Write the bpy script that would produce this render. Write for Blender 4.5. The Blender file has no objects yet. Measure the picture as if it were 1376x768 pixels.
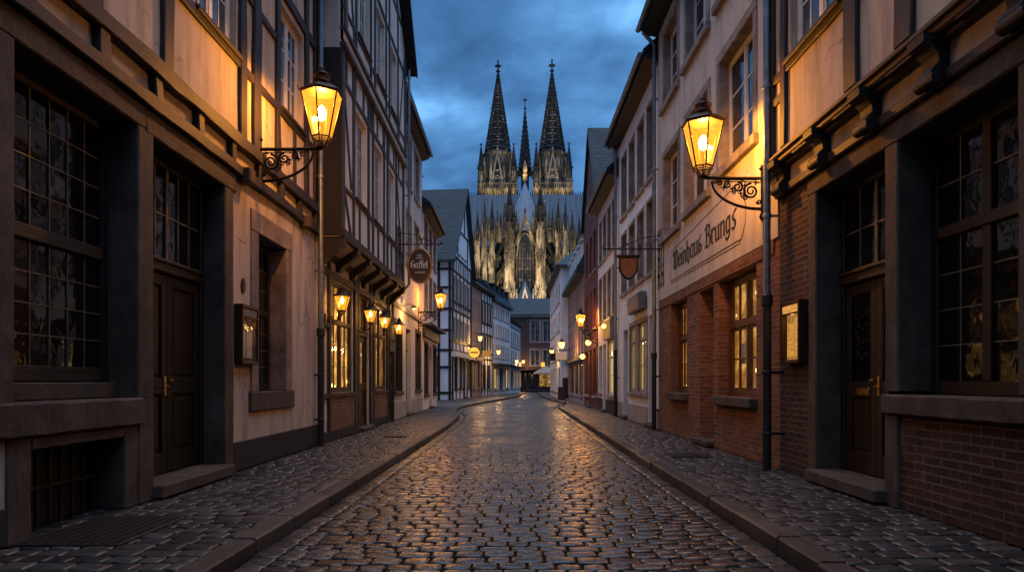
import bpy, bmesh, math, random
import numpy as np
from mathutils import Vector, Matrix
random.seed(7); RNG = np.random.default_rng(7)
PI = math.pi
S = bpy.context.scene
C = S.collection
CAMH = 1.3      # eye height above the pavement

# ------------------------------------------------------------------ materials
def new_mat(name):
    m = bpy.data.materials.new(name); m.use_nodes = True
    nt = m.node_tree; nt.nodes.clear()
    return m, nt
def nd(nt, typ, props=None, **inp):
    n = nt.nodes.new(typ)
    for k, v in (props or {}).items(): setattr(n, k, v)
    for k, v in inp.items():
        key = int(k[1:]) if k[0] == '_' and k[1:].isdigit() else k.replace('_', ' ')
        s = n.inputs[key]
        if hasattr(v, 'is_output') or isinstance(v, bpy.types.NodeSocket): nt.links.new(v, s)
        else: s.default_value = v
    return n
def c4(c): return (c[0], c[1], c[2], 1.0)
def coords(nt, kind='Object', scale=(1,1,1)):
    t = nd(nt, 'ShaderNodeTexCoord')
    return nd(nt, 'ShaderNodeMapping', None, Vector=t.outputs[kind], Scale=scale).outputs[0]
def noise(nt, vec, scale, detail=4, rough=.55, dist=0):
    return nd(nt, 'ShaderNodeTexNoise', None, Vector=vec, Scale=scale, Detail=detail, Roughness=rough, Distortion=dist).outputs['Fac']
def ramp(nt, fac, stops):
    r = nd(nt, 'ShaderNodeValToRGB', None, Fac=fac)
    e = r.color_ramp.elements
    while len(e) < len(stops): e.new(.5)
    for i, (p, c) in enumerate(stops):
        e[i].position = p; e[i].color = c4(c) if len(c) == 3 else c
    return r.outputs[0]
def mixc(nt, fac, a, b, mode='MIX'):
    n = nd(nt, 'ShaderNodeMix', {'data_type': 'RGBA', 'blend_type': mode})
    for i, v in ((0, fac), (6, a), (7, b)):
        if isinstance(v, bpy.types.NodeSocket): nt.links.new(v, n.inputs[i])
        else: n.inputs[i].default_value = v if i == 0 else c4(v)
    return n.outputs[2]
def mth(nt, op, a, b=0.0, c=0.0):
    n = nd(nt, 'ShaderNodeMath', {'operation': op})
    for i, v in enumerate((a, b, c)):
        if isinstance(v, bpy.types.NodeSocket): nt.links.new(v, n.inputs[i])
        else: n.inputs[i].default_value = v
    return n.outputs[0]
def finish(nt, color, rough, bump=None, bstr=.3, bdist=.01, metal=0.0, spec=.5, **kw):
    p = nd(nt, 'ShaderNodeBsdfPrincipled')
    for key, v in (('Base Color', color), ('Roughness', rough), ('Metallic', metal), ('Specular IOR Level', spec)):
        if isinstance(v, bpy.types.NodeSocket): nt.links.new(v, p.inputs[key])
        else: p.inputs[key].default_value = c4(v) if key == 'Base Color' else v
    for k, v in kw.items():
        p.inputs[k.replace('_', ' ')].default_value = v
    if bump is not None:
        b = nd(nt, 'ShaderNodeBump', None, Height=bump, Strength=bstr, Distance=bdist)
        nt.links.new(b.outputs[0], p.inputs['Normal'])
    nd(nt, 'ShaderNodeOutputMaterial', None, Surface=p.outputs[0])
M = {}
def plaster(name, col, stain=.5, rough=.88):
    m, nt = new_mat(name); v = coords(nt)
    big = noise(nt, v, .7, 5, .6)
    c1 = ramp(nt, big, [(.3, [x*.78 for x in col]), (.62, col), (.8, [min(1, x*1.05) for x in col])])
    st = noise(nt, coords(nt, 'Object', (2.6, 2.6, .35)), 1.6, 6, .65)
    f = ramp(nt, st, [(.47, (0,0,0)), (.68, (stain,)*3)])
    c2 = mixc(nt, f, c1, [x*.5 for x in col])
    bl = noise(nt, v, 3.1, 8, .72)
    f2 = ramp(nt, bl, [(.62, (0,0,0)), (.7, (stain*.5,)*3)])
    c3 = mixc(nt, f2, c2, [x*.62*k for x, k in zip(col, (1,.95,.88))])
    vo = nd(nt, 'ShaderNodeTexVoronoi', {'feature': 'DISTANCE_TO_EDGE'}, Vector=nd(nt, 'ShaderNodeVectorMath', {'operation': 'MULTIPLY_ADD'}, _0=nd(nt, 'ShaderNodeTexNoise', None, Vector=v, Scale=1.8, Detail=6).outputs['Color'], _1=(.9,.9,.9), _2=v).outputs[0], Scale=.55)
    crk = mth(nt, 'MULTIPLY', ramp(nt, vo.outputs['Distance'], [(.004, (1,1,1)), (.011, (0,0,0))]), ramp(nt, noise(nt, v, .9, 2), [(.5, (0,0,0)), (.58, (1,1,1))]))
    c3 = mixc(nt, mth(nt, 'MULTIPLY', crk, stain*.75), c3, [x*.25 for x in col])
    b = mth(nt, 'ADD', noise(nt, v, 70, 3), mth(nt, 'MULTIPLY', noise(nt, v, 5, 5), 3.5))
    finish(nt, c3, rough, b, .5, .006, spec=.25)
    M[name] = m
def timber(name, col, rough=.6):
    m, nt = new_mat(name)
    uv = coords(nt, 'UV', (1.3, 26, 1)); v = coords(nt)
    g = noise(nt, uv, 1.6, 6, .7, .6)
    w = noise(nt, v, 2.2, 4)
    c1 = ramp(nt, g, [(.28, [x*.45 for x in col]), (.55, col), (.8, [x*1.7 for x in col])])
    c2 = mixc(nt, mth(nt, 'MULTIPLY', w, .6), c1, [x*.55 for x in col])
    finish(nt, c2, rough, g, .7, .012, spec=.4)
    M[name] = m
def stone(name, col, lines=1.0, rough=.8):
    m, nt = new_mat(name); v = coords(nt)
    n1 = noise(nt, v, 2.4, 8, .68); n2 = noise(nt, v, 24, 5, .7)
    c1 = ramp(nt, n1, [(.3, [x*.45 for x in col]), (.52, col), (.72, [x*1.6 for x in col])])
    st_ = noise(nt, coords(nt, 'Object', (2.0,2.0,.5)), 1.5, 7, .7)
    c1 = mixc(nt, ramp(nt, st_, [(.5, (0,0,0)), (.68, (.65,)*3)]), c1, [x*.35 for x in col])
    c2 = mixc(nt, ramp(nt, n2, [(.5, (0,0,0)), (.8, (.6,)*3)]), c1, [x*.45 for x in col])
    tool = noise(nt, coords(nt, 'UV', (70, 4, 1)), 1, 3, .6, .3)
    b = mth(nt, 'ADD', mth(nt, 'MULTIPLY', tool, lines), mth(nt, 'MULTIPLY', n2, 1.2))
    finish(nt, c2, rough, b, .8, .010, spec=.35)
    M[name] = m
def brick(name, c1, c2, mortar, bw=.25, bh=.074):
    m, nt = new_mat(name)
    v = coords(nt, 'UV')
    wob = nd(nt, 'ShaderNodeTexNoise', None, Vector=v, Scale=2.5, Detail=3)
    vv = nd(nt, 'ShaderNodeVectorMath', {'operation': 'MULTIPLY_ADD'}, _0=wob.outputs['Color'], _1=(.02, .02, 0), _2=v).outputs[0]
    bt = nd(nt, 'ShaderNodeTexBrick', {'offset': .5}, Vector=vv, Color1=c4(c1), Color2=c4(c2), Mortar=c4(mortar), Scale=1.0,
            Mortar_Size=.013, Mortar_Smooth=.35, Bias=-.1, Brick_Width=bw, Row_Height=bh)
    o = coords(nt)
    n = noise(nt, o, 4, 8, .7); n2 = noise(nt, o, 45, 4)
    c = mixc(nt, mth(nt, 'MULTIPLY', n, .55), bt.outputs['Color'], [x*.3 for x in c1])
    c = mixc(nt, ramp(nt, n2, [(.55, (0,0,0)), (.75, (.4,)*3)]), c, (.05, .04, .035))
    c = mixc(nt, ramp(nt, noise(nt, o, .9, 5, .6), [(.45, (0,0,0)), (.65, (.55,)*3)]), c, [x*.45 for x in c1])
    c = mixc(nt, ramp(nt, noise(nt, coords(nt, 'Object', (1.3,1.3,.6)), 1.7, 7, .7), [(.60, (0,0,0)), (.74, (.35,)*3)]), c, (.30,.26,.22))
    b = mth(nt, 'ADD', mth(nt, 'MULTIPLY', bt.outputs['Fac'], -2.0), mth(nt, 'ADD', mth(nt, 'MULTIPLY', n2, .8), noise(nt, o, 11, 3)))
    finish(nt, c, .85, b, .8, .008, spec=.3)
    M[name] = m
def slate(name, col, bw=.32, bh=.2):
    m, nt = new_mat(name); v = coords(nt, 'UV')
    bt = nd(nt, 'ShaderNodeTexBrick', {'offset': .5}, Vector=v, Color1=c4(col), Color2=c4([x*.45 for x in col]), Mortar=c4([x*.12 for x in col]),
            Scale=1.0, Mortar_Size=.022, Mortar_Smooth=.1, Bias=0, Brick_Width=bw, Row_Height=bh)
    n = noise(nt, coords(nt), 1.2, 6, .6)
    c = mixc(nt, mth(nt, 'MULTIPLY', n, .25), bt.outputs['Color'], [x*1.4 for x in col])
    finish(nt, c, .62, mth(nt, 'MULTIPLY', bt.outputs['Fac'], -1), .8, .03, spec=.3)
    M[name] = m
def simple(name, col, rough, metal=0.0, nscale=12, var=.35, bstr=.15, spec=.5):
    m, nt = new_mat(name); v = coords(nt)
    n = noise(nt, v, nscale, 5, .65)
    c = ramp(nt, n, [(.3, [x*(1-var) for x in col]), (.7, [min(1, x*(1+var)) for x in col])])
    r = mth(nt, 'MULTIPLY_ADD', n, .3, rough-.15)
    finish(nt, c, r, n, bstr, .006, metal, spec)
    M[name] = m
def glow(name, col, strength, pattern=None):
    m, nt = new_mat(name)
    colr = None
    if pattern == 'folds':      # lit curtains: vertical folds
        n = noise(nt, coords(nt, 'UV', (9, .25, 1)), 1.5, 3)
        colr = ramp(nt, n, [(.3, [x*y for x, y in zip(col, (.45,.36,.25))]), (.7, col)])
    elif pattern == 'room':     # a lit room out of focus behind old panes
        n = noise(nt, coords(nt, 'UV', (3.2, 1.5, 1)), 1.6, 4, .7, .5)
        n2 = nd(nt, 'ShaderNodeTexVoronoi', None, Vector=coords(nt, 'UV', (2.2, 1.7, 1)), Scale=1.3, Randomness=1.0).outputs['Distance']
        base = ramp(nt, n, [(.30, (.03,.012,.002)), (.44, [x*.25 for x in col]), (.56, [x*.6 for x in col]), (.68, col)])
        spot = ramp(nt, n2, [(.04, (7, 4.2, 1.4)), (.13, (0,0,0))])
        colr = mixc(nt, 1.0, base, spot, 'ADD')
    elif pattern == 'tavern':   # drawn curtains with a lit room between them
        n = noise(nt, coords(nt, 'UV', (7, .3, 1)), 1.5, 3)
        n2 = noise(nt, coords(nt, 'UV', (1.6, 1.3, 1)), 1.3, 3, .6, .4)
        n3 = nd(nt, 'ShaderNodeTexVoronoi', None, Vector=coords(nt, 'UV', (2.4, 2.0, 1)), Scale=1.2).outputs['Distance']
        a = ramp(nt, n, [(.32, [x*y for x, y in zip(col, (.30,.22,.15))]), (.68, col)])
        b_ = ramp(nt, n2, [(.40, (.03,.012,.002)), (.5, [x*.35 for x in col]), (.62, (1.0,.58,.16))])
        a = mixc(nt, .6, a, b_)
        colr = mixc(nt, 1.0, a, ramp(nt, n3, [(.05, (5,3.2,1.1)), (.12, (0,0,0))]), 'ADD')
    elif pattern == 'sheet':
        n = noise(nt, coords(nt, 'UV', (2, 14, 1)), 3, 3)
        colr = ramp(nt, n, [(.4, [x*.6 for x in col]), (.6, col)])
    e = nd(nt, 'ShaderNodeEmission', None, Strength=strength)
    if colr is None: e.inputs[0].default_value = c4(col)
    else: nt.links.new(colr, e.inputs[0])
    nd(nt, 'ShaderNodeOutputMaterial', None, Surface=e.outputs[0])
    M[name] = m
def clear_glass(name, tint=(.9,.9,.85), emit=None, estr=0, bumpy=.0, transp=.92):
    m, nt = new_mat(name)
    b = nd(nt, 'ShaderNodeBump', None, Height=noise(nt, coords(nt), 6, 2), Strength=bumpy, Distance=.02)
    t = nd(nt, 'ShaderNodeBsdfTransparent', None, Color=c4(tint))
    g = nd(nt, 'ShaderNodeBsdfGlossy', None, Roughness=.04, Normal=b.outputs[0])
    lw = nd(nt, 'ShaderNodeLayerWeight', None, Blend=.5)
    f = mth(nt, 'MULTIPLY_ADD', mth(nt, 'POWER', lw.outputs['Facing'], 5.0), .9, .045)
    mx = nd(nt, 'ShaderNodeMixShader', None, Fac=f, _1=t.outputs[0], _2=g.outputs[0])
    out = mx.outputs[0]
    if emit:
        e = nd(nt, 'ShaderNodeEmission', None, Color=c4(emit), Strength=estr)
        out = nd(nt, 'ShaderNodeAddShader', None, _0=out, _1=e.outputs[0]).outputs[0]
    nd(nt, 'ShaderNodeOutputMaterial', None, Surface=out)
    M[name] = m
def dark_glass(name, col=(.012,.014,.018), wob=.25, sc=5):
    m, nt = new_mat(name); v = coords(nt)
    n = noise(nt, v, sc, 2, .5, .4)
    cc = noise(nt, coords(nt, 'UV', (1.3, .6, 1)), 1.4, 3)
    c = ramp(nt, cc, [(.35, col), (.65, [x*2.6 for x in col])])
    finish(nt, c, .035, n, wob, .02, spec=.75)
    M[name] = m

plaster('plaster_cream', (.56,.465,.37), .85); plaster('plaster_white', (.79,.77,.77), .4)
plaster('plaster_warm', (.68,.61,.54), .6); plaster('plaster_grey', (.42,.37,.34)); plaster('plaster_red', (.17,.062,.056))
plaster('plaster_infill', (.76,.70,.66), .5); plaster('plaster_pale', (.83,.84,.88), .35); plaster('plaster_rose', (.42,.28,.25))
plaster('plinth_dark', (.035,.033,.035)); plaster('plaster_low', (.52,.435,.375), 1.0)
timber('timber_dark', (.030,.022,.018)); timber('timber_grey', (.052,.043,.040)); timber('timber_brown', (.095,.055,.033)); timber('door_wood', (.008,.005,.004), .45)
timber('frame_wood', (.026,.011,.006), .5); timber('frame_brown', (.11,.05,.022), .5); timber('timber_black', (.014,.012,.012))
stone('trachyte', (.080,.060,.049)); stone('trachyte_warm', (.24,.185,.155)); stone('kerbstone', (.042,.036,.033), 1.2, .5); stone('kerbstone_worn', (.066,.056,.050), 1.2, .42); stone('stone_light', (.30,.26,.23), .4)
brick('brick_red', (.36,.14,.065), (.11,.038,.025), (.26,.215,.17), .25, .08); brick('brick_brown', (.100,.041,.025), (.024,.013,.011), (.15,.125,.10), .26, .084)
brick('ashlar_brown', (.16,.10,.085), (.11,.072,.065), (.07,.05,.045), .9, .42)
slate('slate', (.026,.050,.063), .42, .30); slate('slate_dark', (.022,.028,.036)); slate('slate_green', (.030,.085,.10), .6, .35)
simple('iron', (.012,.011,.011), .45, .6); simple('iron_brown', (.05,.028,.016), .5, .7); simple('zinc', (.20,.24,.28), .42, .75, 5)
simple('cast_iron', (.018,.017,.018), .5, .3, 9); simple('brass', (.55,.33,.10), .3, .9); simple('white_paint', (.62,.60,.57), .5, 0, 6, .12, .1)
simple('grey_paint', (.28,.27,.26), .5, 0, 6, .2, .1); simple('letter_black', (.018,.013,.012), .6, 0, 8, .3); simple('gold', (.50,.27,.08), .38, .85, 8)
simple('sign_dark', (.013,.010,.010), .35, 0, 4, .3); simple('sign_white', (.72,.68,.60), .5, 0, 10, .1); simple('copper', (.17,.082,.048), .5, .35, 4, .4)
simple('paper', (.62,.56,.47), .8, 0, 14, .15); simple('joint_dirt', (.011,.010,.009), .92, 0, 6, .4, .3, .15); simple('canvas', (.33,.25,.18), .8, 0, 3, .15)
simple('sign_teal', (.10,.13,.14), .5, .2, 5, .3); simple('shop_dark', (.02,.018,.018), .5, 0, 4, .4); simple('lead_came', (.13,.12,.11), .45, .5, 9)
dark_glass('glass_dark'); dark_glass('glass_old', (.003,.0028,.0026), .13, 4.0); dark_glass('glass_blue', (.03,.045,.07), .1, 3)
clear_glass('glass_clear', bumpy=.15); clear_glass('glass_lamp', (.94,.72,.36), (1.0,.36,.03), .8, .1)
glow('bulb', (1.0,.62,.22), 60); glow('bulb_soft', (1.0,.46,.10), 6)
glow('lit_amber', (1.0,.46,.085), 2.2, 'room'); glow('lit_warm', (1.0,.50,.12), .55, 'folds'); glow('lit_pale', (1.0,.70,.24), 1.5, 'folds'); glow('lit_tavern', (1.0,.42,.075), 1.0, 'tavern')
glow('lit_sheet', (1.0,.46,.10), .85, 'sheet'); glow('lit_sign', (1.0,.48,.08), 1.3); glow('lit_dim', (1.0,.52,.14), .7, 'room')

# ------------------------------------------------------------------ builders
class Fac:
    """facade frame: u runs along the wall, w stands out of it towards the street, z up"""
    def __init__(s, o, d, n, u0=0.0):
        s.o = Vector((o[0], o[1], 0)); s.d = Vector((d[0], d[1], 0)).normalized(); s.n = Vector((n[0], n[1], 0)).normalized(); s.u0 = u0
        s.flip = s.d.cross(s.n).z < 0
    def loc(s, u, w, z): return s.d*(u-s.u0) + s.n*w + Vector((0, 0, z))
WORLD = Fac((0,0), (1,0), (0,1))
class MB:
    def __init__(s): s.v = []; s.f = []; s.uv = []; s.sm = []
    def add(s, vs, fs, uvs=None, smooth=False):
        b = len(s.v); s.v += [tuple(x) for x in vs]
        for i, f in enumerate(fs):
            s.f.append([b+k for k in f]); s.uv.append(uvs[i] if uvs else None); s.sm.append(smooth)
        return s
    def box(s, u0, u1, w0, w1, z0, z1, c=0.0):
        if u0 > u1: u0, u1 = u1, u0
        if w0 > w1: w0, w1 = w1, w0
        if z0 > z1: z0, z1 = z1, z0
        c = min(c, .45*(u1-u0), .45*(w1-w0), .45*(z1-z0))
        if c <= 0:
            vs = [(u, w, z) for z in (z0, z1) for w in (w0, w1) for u in (u0, u1)]
            return s.add(vs, [(0,2,3,1), (4,5,7,6), (0,1,5,4), (2,6,7,3), (0,4,6,2), (1,3,7,5)])
        vs = []; idx = {}
        for a, (p, q) in enumerate(((u0,u1), (w0,w1), (z0,z1))): pass
        L = ((u0,u1), (w0,w1), (z0,z1))
        for sx in (0,1):
            for sy in (0,1):
                for sz in (0,1):
                    sg = (sx, sy, sz)
                    for ax in range(3):
                        p = []
                        for k in range(3):
                            e = L[k][sg[k]]
                            p.append(e if k == ax else e + (c if sg[k] == 0 else -c))
                        idx[(sx,sy,sz,ax)] = len(vs); vs.append(tuple(p))
        fs = []
        for ax in range(3):
            o1, o2 = (ax+1) % 3, (ax+2) % 3
            for sd in (0,1):
                q = []
                for a, b in ((0,0), (1,0), (1,1), (0,1)):
                    k = [0,0,0]; k[ax] = sd; k[o1] = a; k[o2] = b; q.append(idx[(k[0],k[1],k[2],ax)])
                fs.append(q if sd else q[::-1])
        for ax in range(3):
            o1, o2 = (ax+1) % 3, (ax+2) % 3
            for a in (0,1):
                for b in (0,1):
                    k0 = [0,0,0]; k0[o1] = a; k0[o2] = b; k1 = list(k0); k1[ax] = 1
                    q = [idx[(*k0,o1)], idx[(*k1,o1)], idx[(*k1,o2)], idx[(*k0,o2)]]
                    fs.append(q if a == b else q[::-1])
        for sx in (0,1):
            for sy in (0,1):
                for sz in (0,1):
                    t = [idx[(sx,sy,sz,k)] for k in range(3)]
                    fs.append(t if (sx+sy+sz) % 2 == 1 else t[::-1])
        return s.add(vs, fs)
    def block(s, u0, u1, w0, w1, z0, z1, c=.015, j=.004):
        """a dressed stone with slightly worn, uneven arrises"""
        D_ = [u1-u0, w1-w0, z1-z0]; ax = 0 if D_[0] >= D_[2] else 2; n = max(2, int(D_[ax]/.12)); rows = []
        lo, hi = (u0, u1) if ax == 0 else (z0, z1); p0, p1 = (z0, z1) if ax == 0 else (u0, u1)
        for i in range(n+1):
            t = lo+(hi-lo)*i/n; e = c*random.uniform(.75, 1.3 if random.random() > .05 else 1.7); f = c*random.uniform(.75, 1.3 if random.random() > .05 else 1.7); jj = lambda: random.uniform(-j, j)*.5
            q = [(p0, w0), (p0, w1-e), (p0+e, w1+jj()), (p1-f, w1+jj()), (p1, w1-f), (p1, w0)]
            rows.append([(t, w, p) if ax == 0 else (p, w, t) for p, w in q])
        vs = [p for r in rows for p in r]; fs = []
        for i in range(n):
            for k in range(6): fs.append([i*6+k, i*6+(k+1) % 6, (i+1)*6+(k+1) % 6, (i+1)*6+k] if ax == 2 else [i*6+k, (i+1)*6+k, (i+1)*6+(k+1) % 6, i*6+(k+1) % 6])
        fs.append([5,4,3,2,1,0]); fs.append([n*6+k for k in range(6)])
        return s.add(vs, fs)
    def bar(s, u0, z0, u1, z1, width, w0, w1, jit=0.0, n=1):
        """a timber in the wall plane from (u0,z0) to (u1,z1)"""
        L = math.hypot(u1-u0, z1-z0)
        if L < 1e-4: return s
        du, dz = (u1-u0)/L, (z1-z0)/L; nu, nz = -dz, du
        off = random.random()*20; w1 = w1 + random.random()*.004
        if jit: n = max(n, int(L/.45))
        rows = []
        for i in range(n+1):
            t = i/n
            a = width/2 + random.uniform(-jit, jit); b = width/2 + random.uniform(-jit, jit); q = w1 + random.uniform(-jit, jit)*.4
            cu, cz = u0+(u1-u0)*t, z0+(z1-z0)*t
            e = min(.012, width*.15)
            rows.append([(cu-nu*a, w0, cz-nz*a), (cu-nu*a, q-e, cz-nz*a), (cu-nu*(a-e), q, cz-nz*(a-e)),
                         (cu+nu*(b-e), q, cz+nz*(b-e)), (cu+nu*b, q-e, cz+nz*b), (cu+nu*b, w0, cz+nz*b)])
        vs = [p for r in rows for p in r]; fs = []; uvs = []
        per = [0, .08, .1, .1+width, .12+width, .2+width]
        for i in range(n):
            for k in range(5):
                fs.append([i*6+k, i*6+k+1, (i+1)*6+k+1, (i+1)*6+k])
                l0, l1 = off+L*i/n, off+L*(i+1)/n
                uvs.append([(l0, per[k]+off), (l0, per[k+1]+off), (l1, per[k+1]+off), (l1, per[k]+off)])
        fs.append(list(range(5, -1, -1))); uvs.append(None); fs.append([n*6+k for k in range(6)]); uvs.append(None)
        return s.add(vs, fs, uvs)
    def prism(s, poly, axis, a0, a1):
        """poly of 2-D points swept along axis 0=u, 1=w, 2=z"""
        def P(p, a): return ((a, p[0], p[1]), (p[0], a, p[1]), (p[0], p[1], a))[axis]
        n = len(poly)
        vs = [P(p, a0) for p in poly] + [P(p, a1) for p in poly]
        fs = [[i, (i+1) % n, n+(i+1) % n, n+i] for i in range(n)] + [list(range(n-1, -1, -1)), list(range(n, 2*n))]
        return s.add(vs, fs)
    def tube(s, pts, r, n=6, r1=None, smooth=True, closed=False):
        pts = [Vector(p) for p in pts]; m = len(pts)
        rs = [r + ((r1 if r1 is not None else r)-r)*i/max(1, m-1) for i in range(m)]
        prev = None; vs = []
        for i, p in enumerate(pts):
            t = (pts[(i+1) % m]-pts[i-1]) if closed else (pts[min(i+1, m-1)]-pts[max(i-1, 0)])
            t = t.normalized() if t.length > 1e-9 else Vector((0,0,1))
            if prev is None:
                a = Vector((0,0,1)) if abs(t.z) < .9 else Vector((1,0,0))
                x = t.cross(a).normalized()
            else:
                x = (prev - t*prev.dot(t)); x = x.normalized() if x.length > 1e-6 else t.orthogonal().normalized()
            prev = x; y = t.cross(x)
            for k in range(n):
                a = 2*PI*k/n; vs.append(p + x*math.cos(a)*rs[i] + y*math.sin(a)*rs[i])
        fs = []
        for i in range(m if closed else m-1):
            j = (i+1) % m
            for k in range(n): fs.append([i*n+k, i*n+(k+1) % n, j*n+(k+1) % n, j*n+k])
        s.add(vs, fs, None, smooth)
        if not closed: s.add(vs[:n], [list(range(n-1, -1, -1))]); s.add(vs[-n:], [list(range(n))])
        return s
    def lathe(s, prof, c=(0,0,0), n=8, rot=0.0, smooth=False, sx=1, sy=1):
        """prof of (radius, z) turned about the vertical through c"""
        vs = []; fs = []
        for r, z in prof:
            for k in range(n):
                a = rot + 2*PI*k/n; vs.append((c[0]+r*sx*math.cos(a), c[1]+r*sy*math.sin(a), c[2]+z))
        m = len(prof)
        for i in range(m-1):
            for k in range(n): fs.append([i*n+k, i*n+(k+1) % n, (i+1)*n+(k+1) % n, (i+1)*n+k])
        fs.append(list(range(n-1, -1, -1))); fs.append([(m-1)*n+k for k in range(n)])
        return s.add(vs, fs, None, smooth)
    def build(s, name, mat, parent=None, fac=WORLD, loc=None, rotz=0.0, label=None):
        me = bpy.data.meshes.new(name)
        P = [fac.loc(*v) for v in s.v]
        F = [f[::-1] for f in s.f] if fac.flip else s.f
        me.from_pydata([tuple(p) for p in P], [], F)
        ul = me.uv_layers.new(name='UVMap'); data = np.zeros(len(me.loops)*2)
        i = 0
        for f, e in zip(F, s.uv):
            if e is not None: pts = (e[::-1] if fac.flip else e)
            else:
                q = [Vector(s.v[k]) for k in f]; nn = Vector((0,0,0))
                for k in range(len(q)): nn += q[k].cross(q[(k+1) % len(q)])
                a = [abs(x) for x in nn]
                if a[1] >= a[0] and a[1] >= a[2]*.55: pts = [(p.x, p.z*(1 if a[2] < a[1]*.3 else 1.4)) for p in q]
                elif a[0] >= a[2]*.55: pts = [(p.y+.37, p.z*(1 if a[2] < a[0]*.3 else 1.4)) for p in q]
                else: pts = [(p.x, p.y) for p in q]
            for p in pts: data[i] = p[0]; data[i+1] = p[1]; i += 2
        ul.data.foreach_set('uv', data)
        me.polygons.foreach_set('use_smooth', s.sm)
        me.update()
        o = bpy.data.objects.new(name, me); C.objects.link(o)
        me.materials.append(M[mat] if isinstance(mat, str) else mat)
        if parent is not None: o.parent = parent
        if loc is not None: o.location = loc
        if rotz: o.rotation_euler = (0, 0, rotz)
        if label: o['label'] = label
        return o
def tag(o, label, cat, group=None, kind=None):
    if label: o['label'] = label
    if cat: o['category'] = cat
    if group: o['group'] = group
    if kind: o['kind'] = kind
    return o
def empty(name, loc, label, cat, group=None, rotz=0.0):
    o = bpy.data.objects.new(name, None); C.objects.link(o); o.location = loc; o.rotation_euler = (0,0,rotz)
    o.empty_display_size = .3
    return tag(o, label, cat, group)
def copy_tree(o, parent=None):
    c = o.copy(); C.objects.link(c); c.parent = parent
    for ch in list(o.children): copy_tree(ch, c)
    return c

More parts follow.
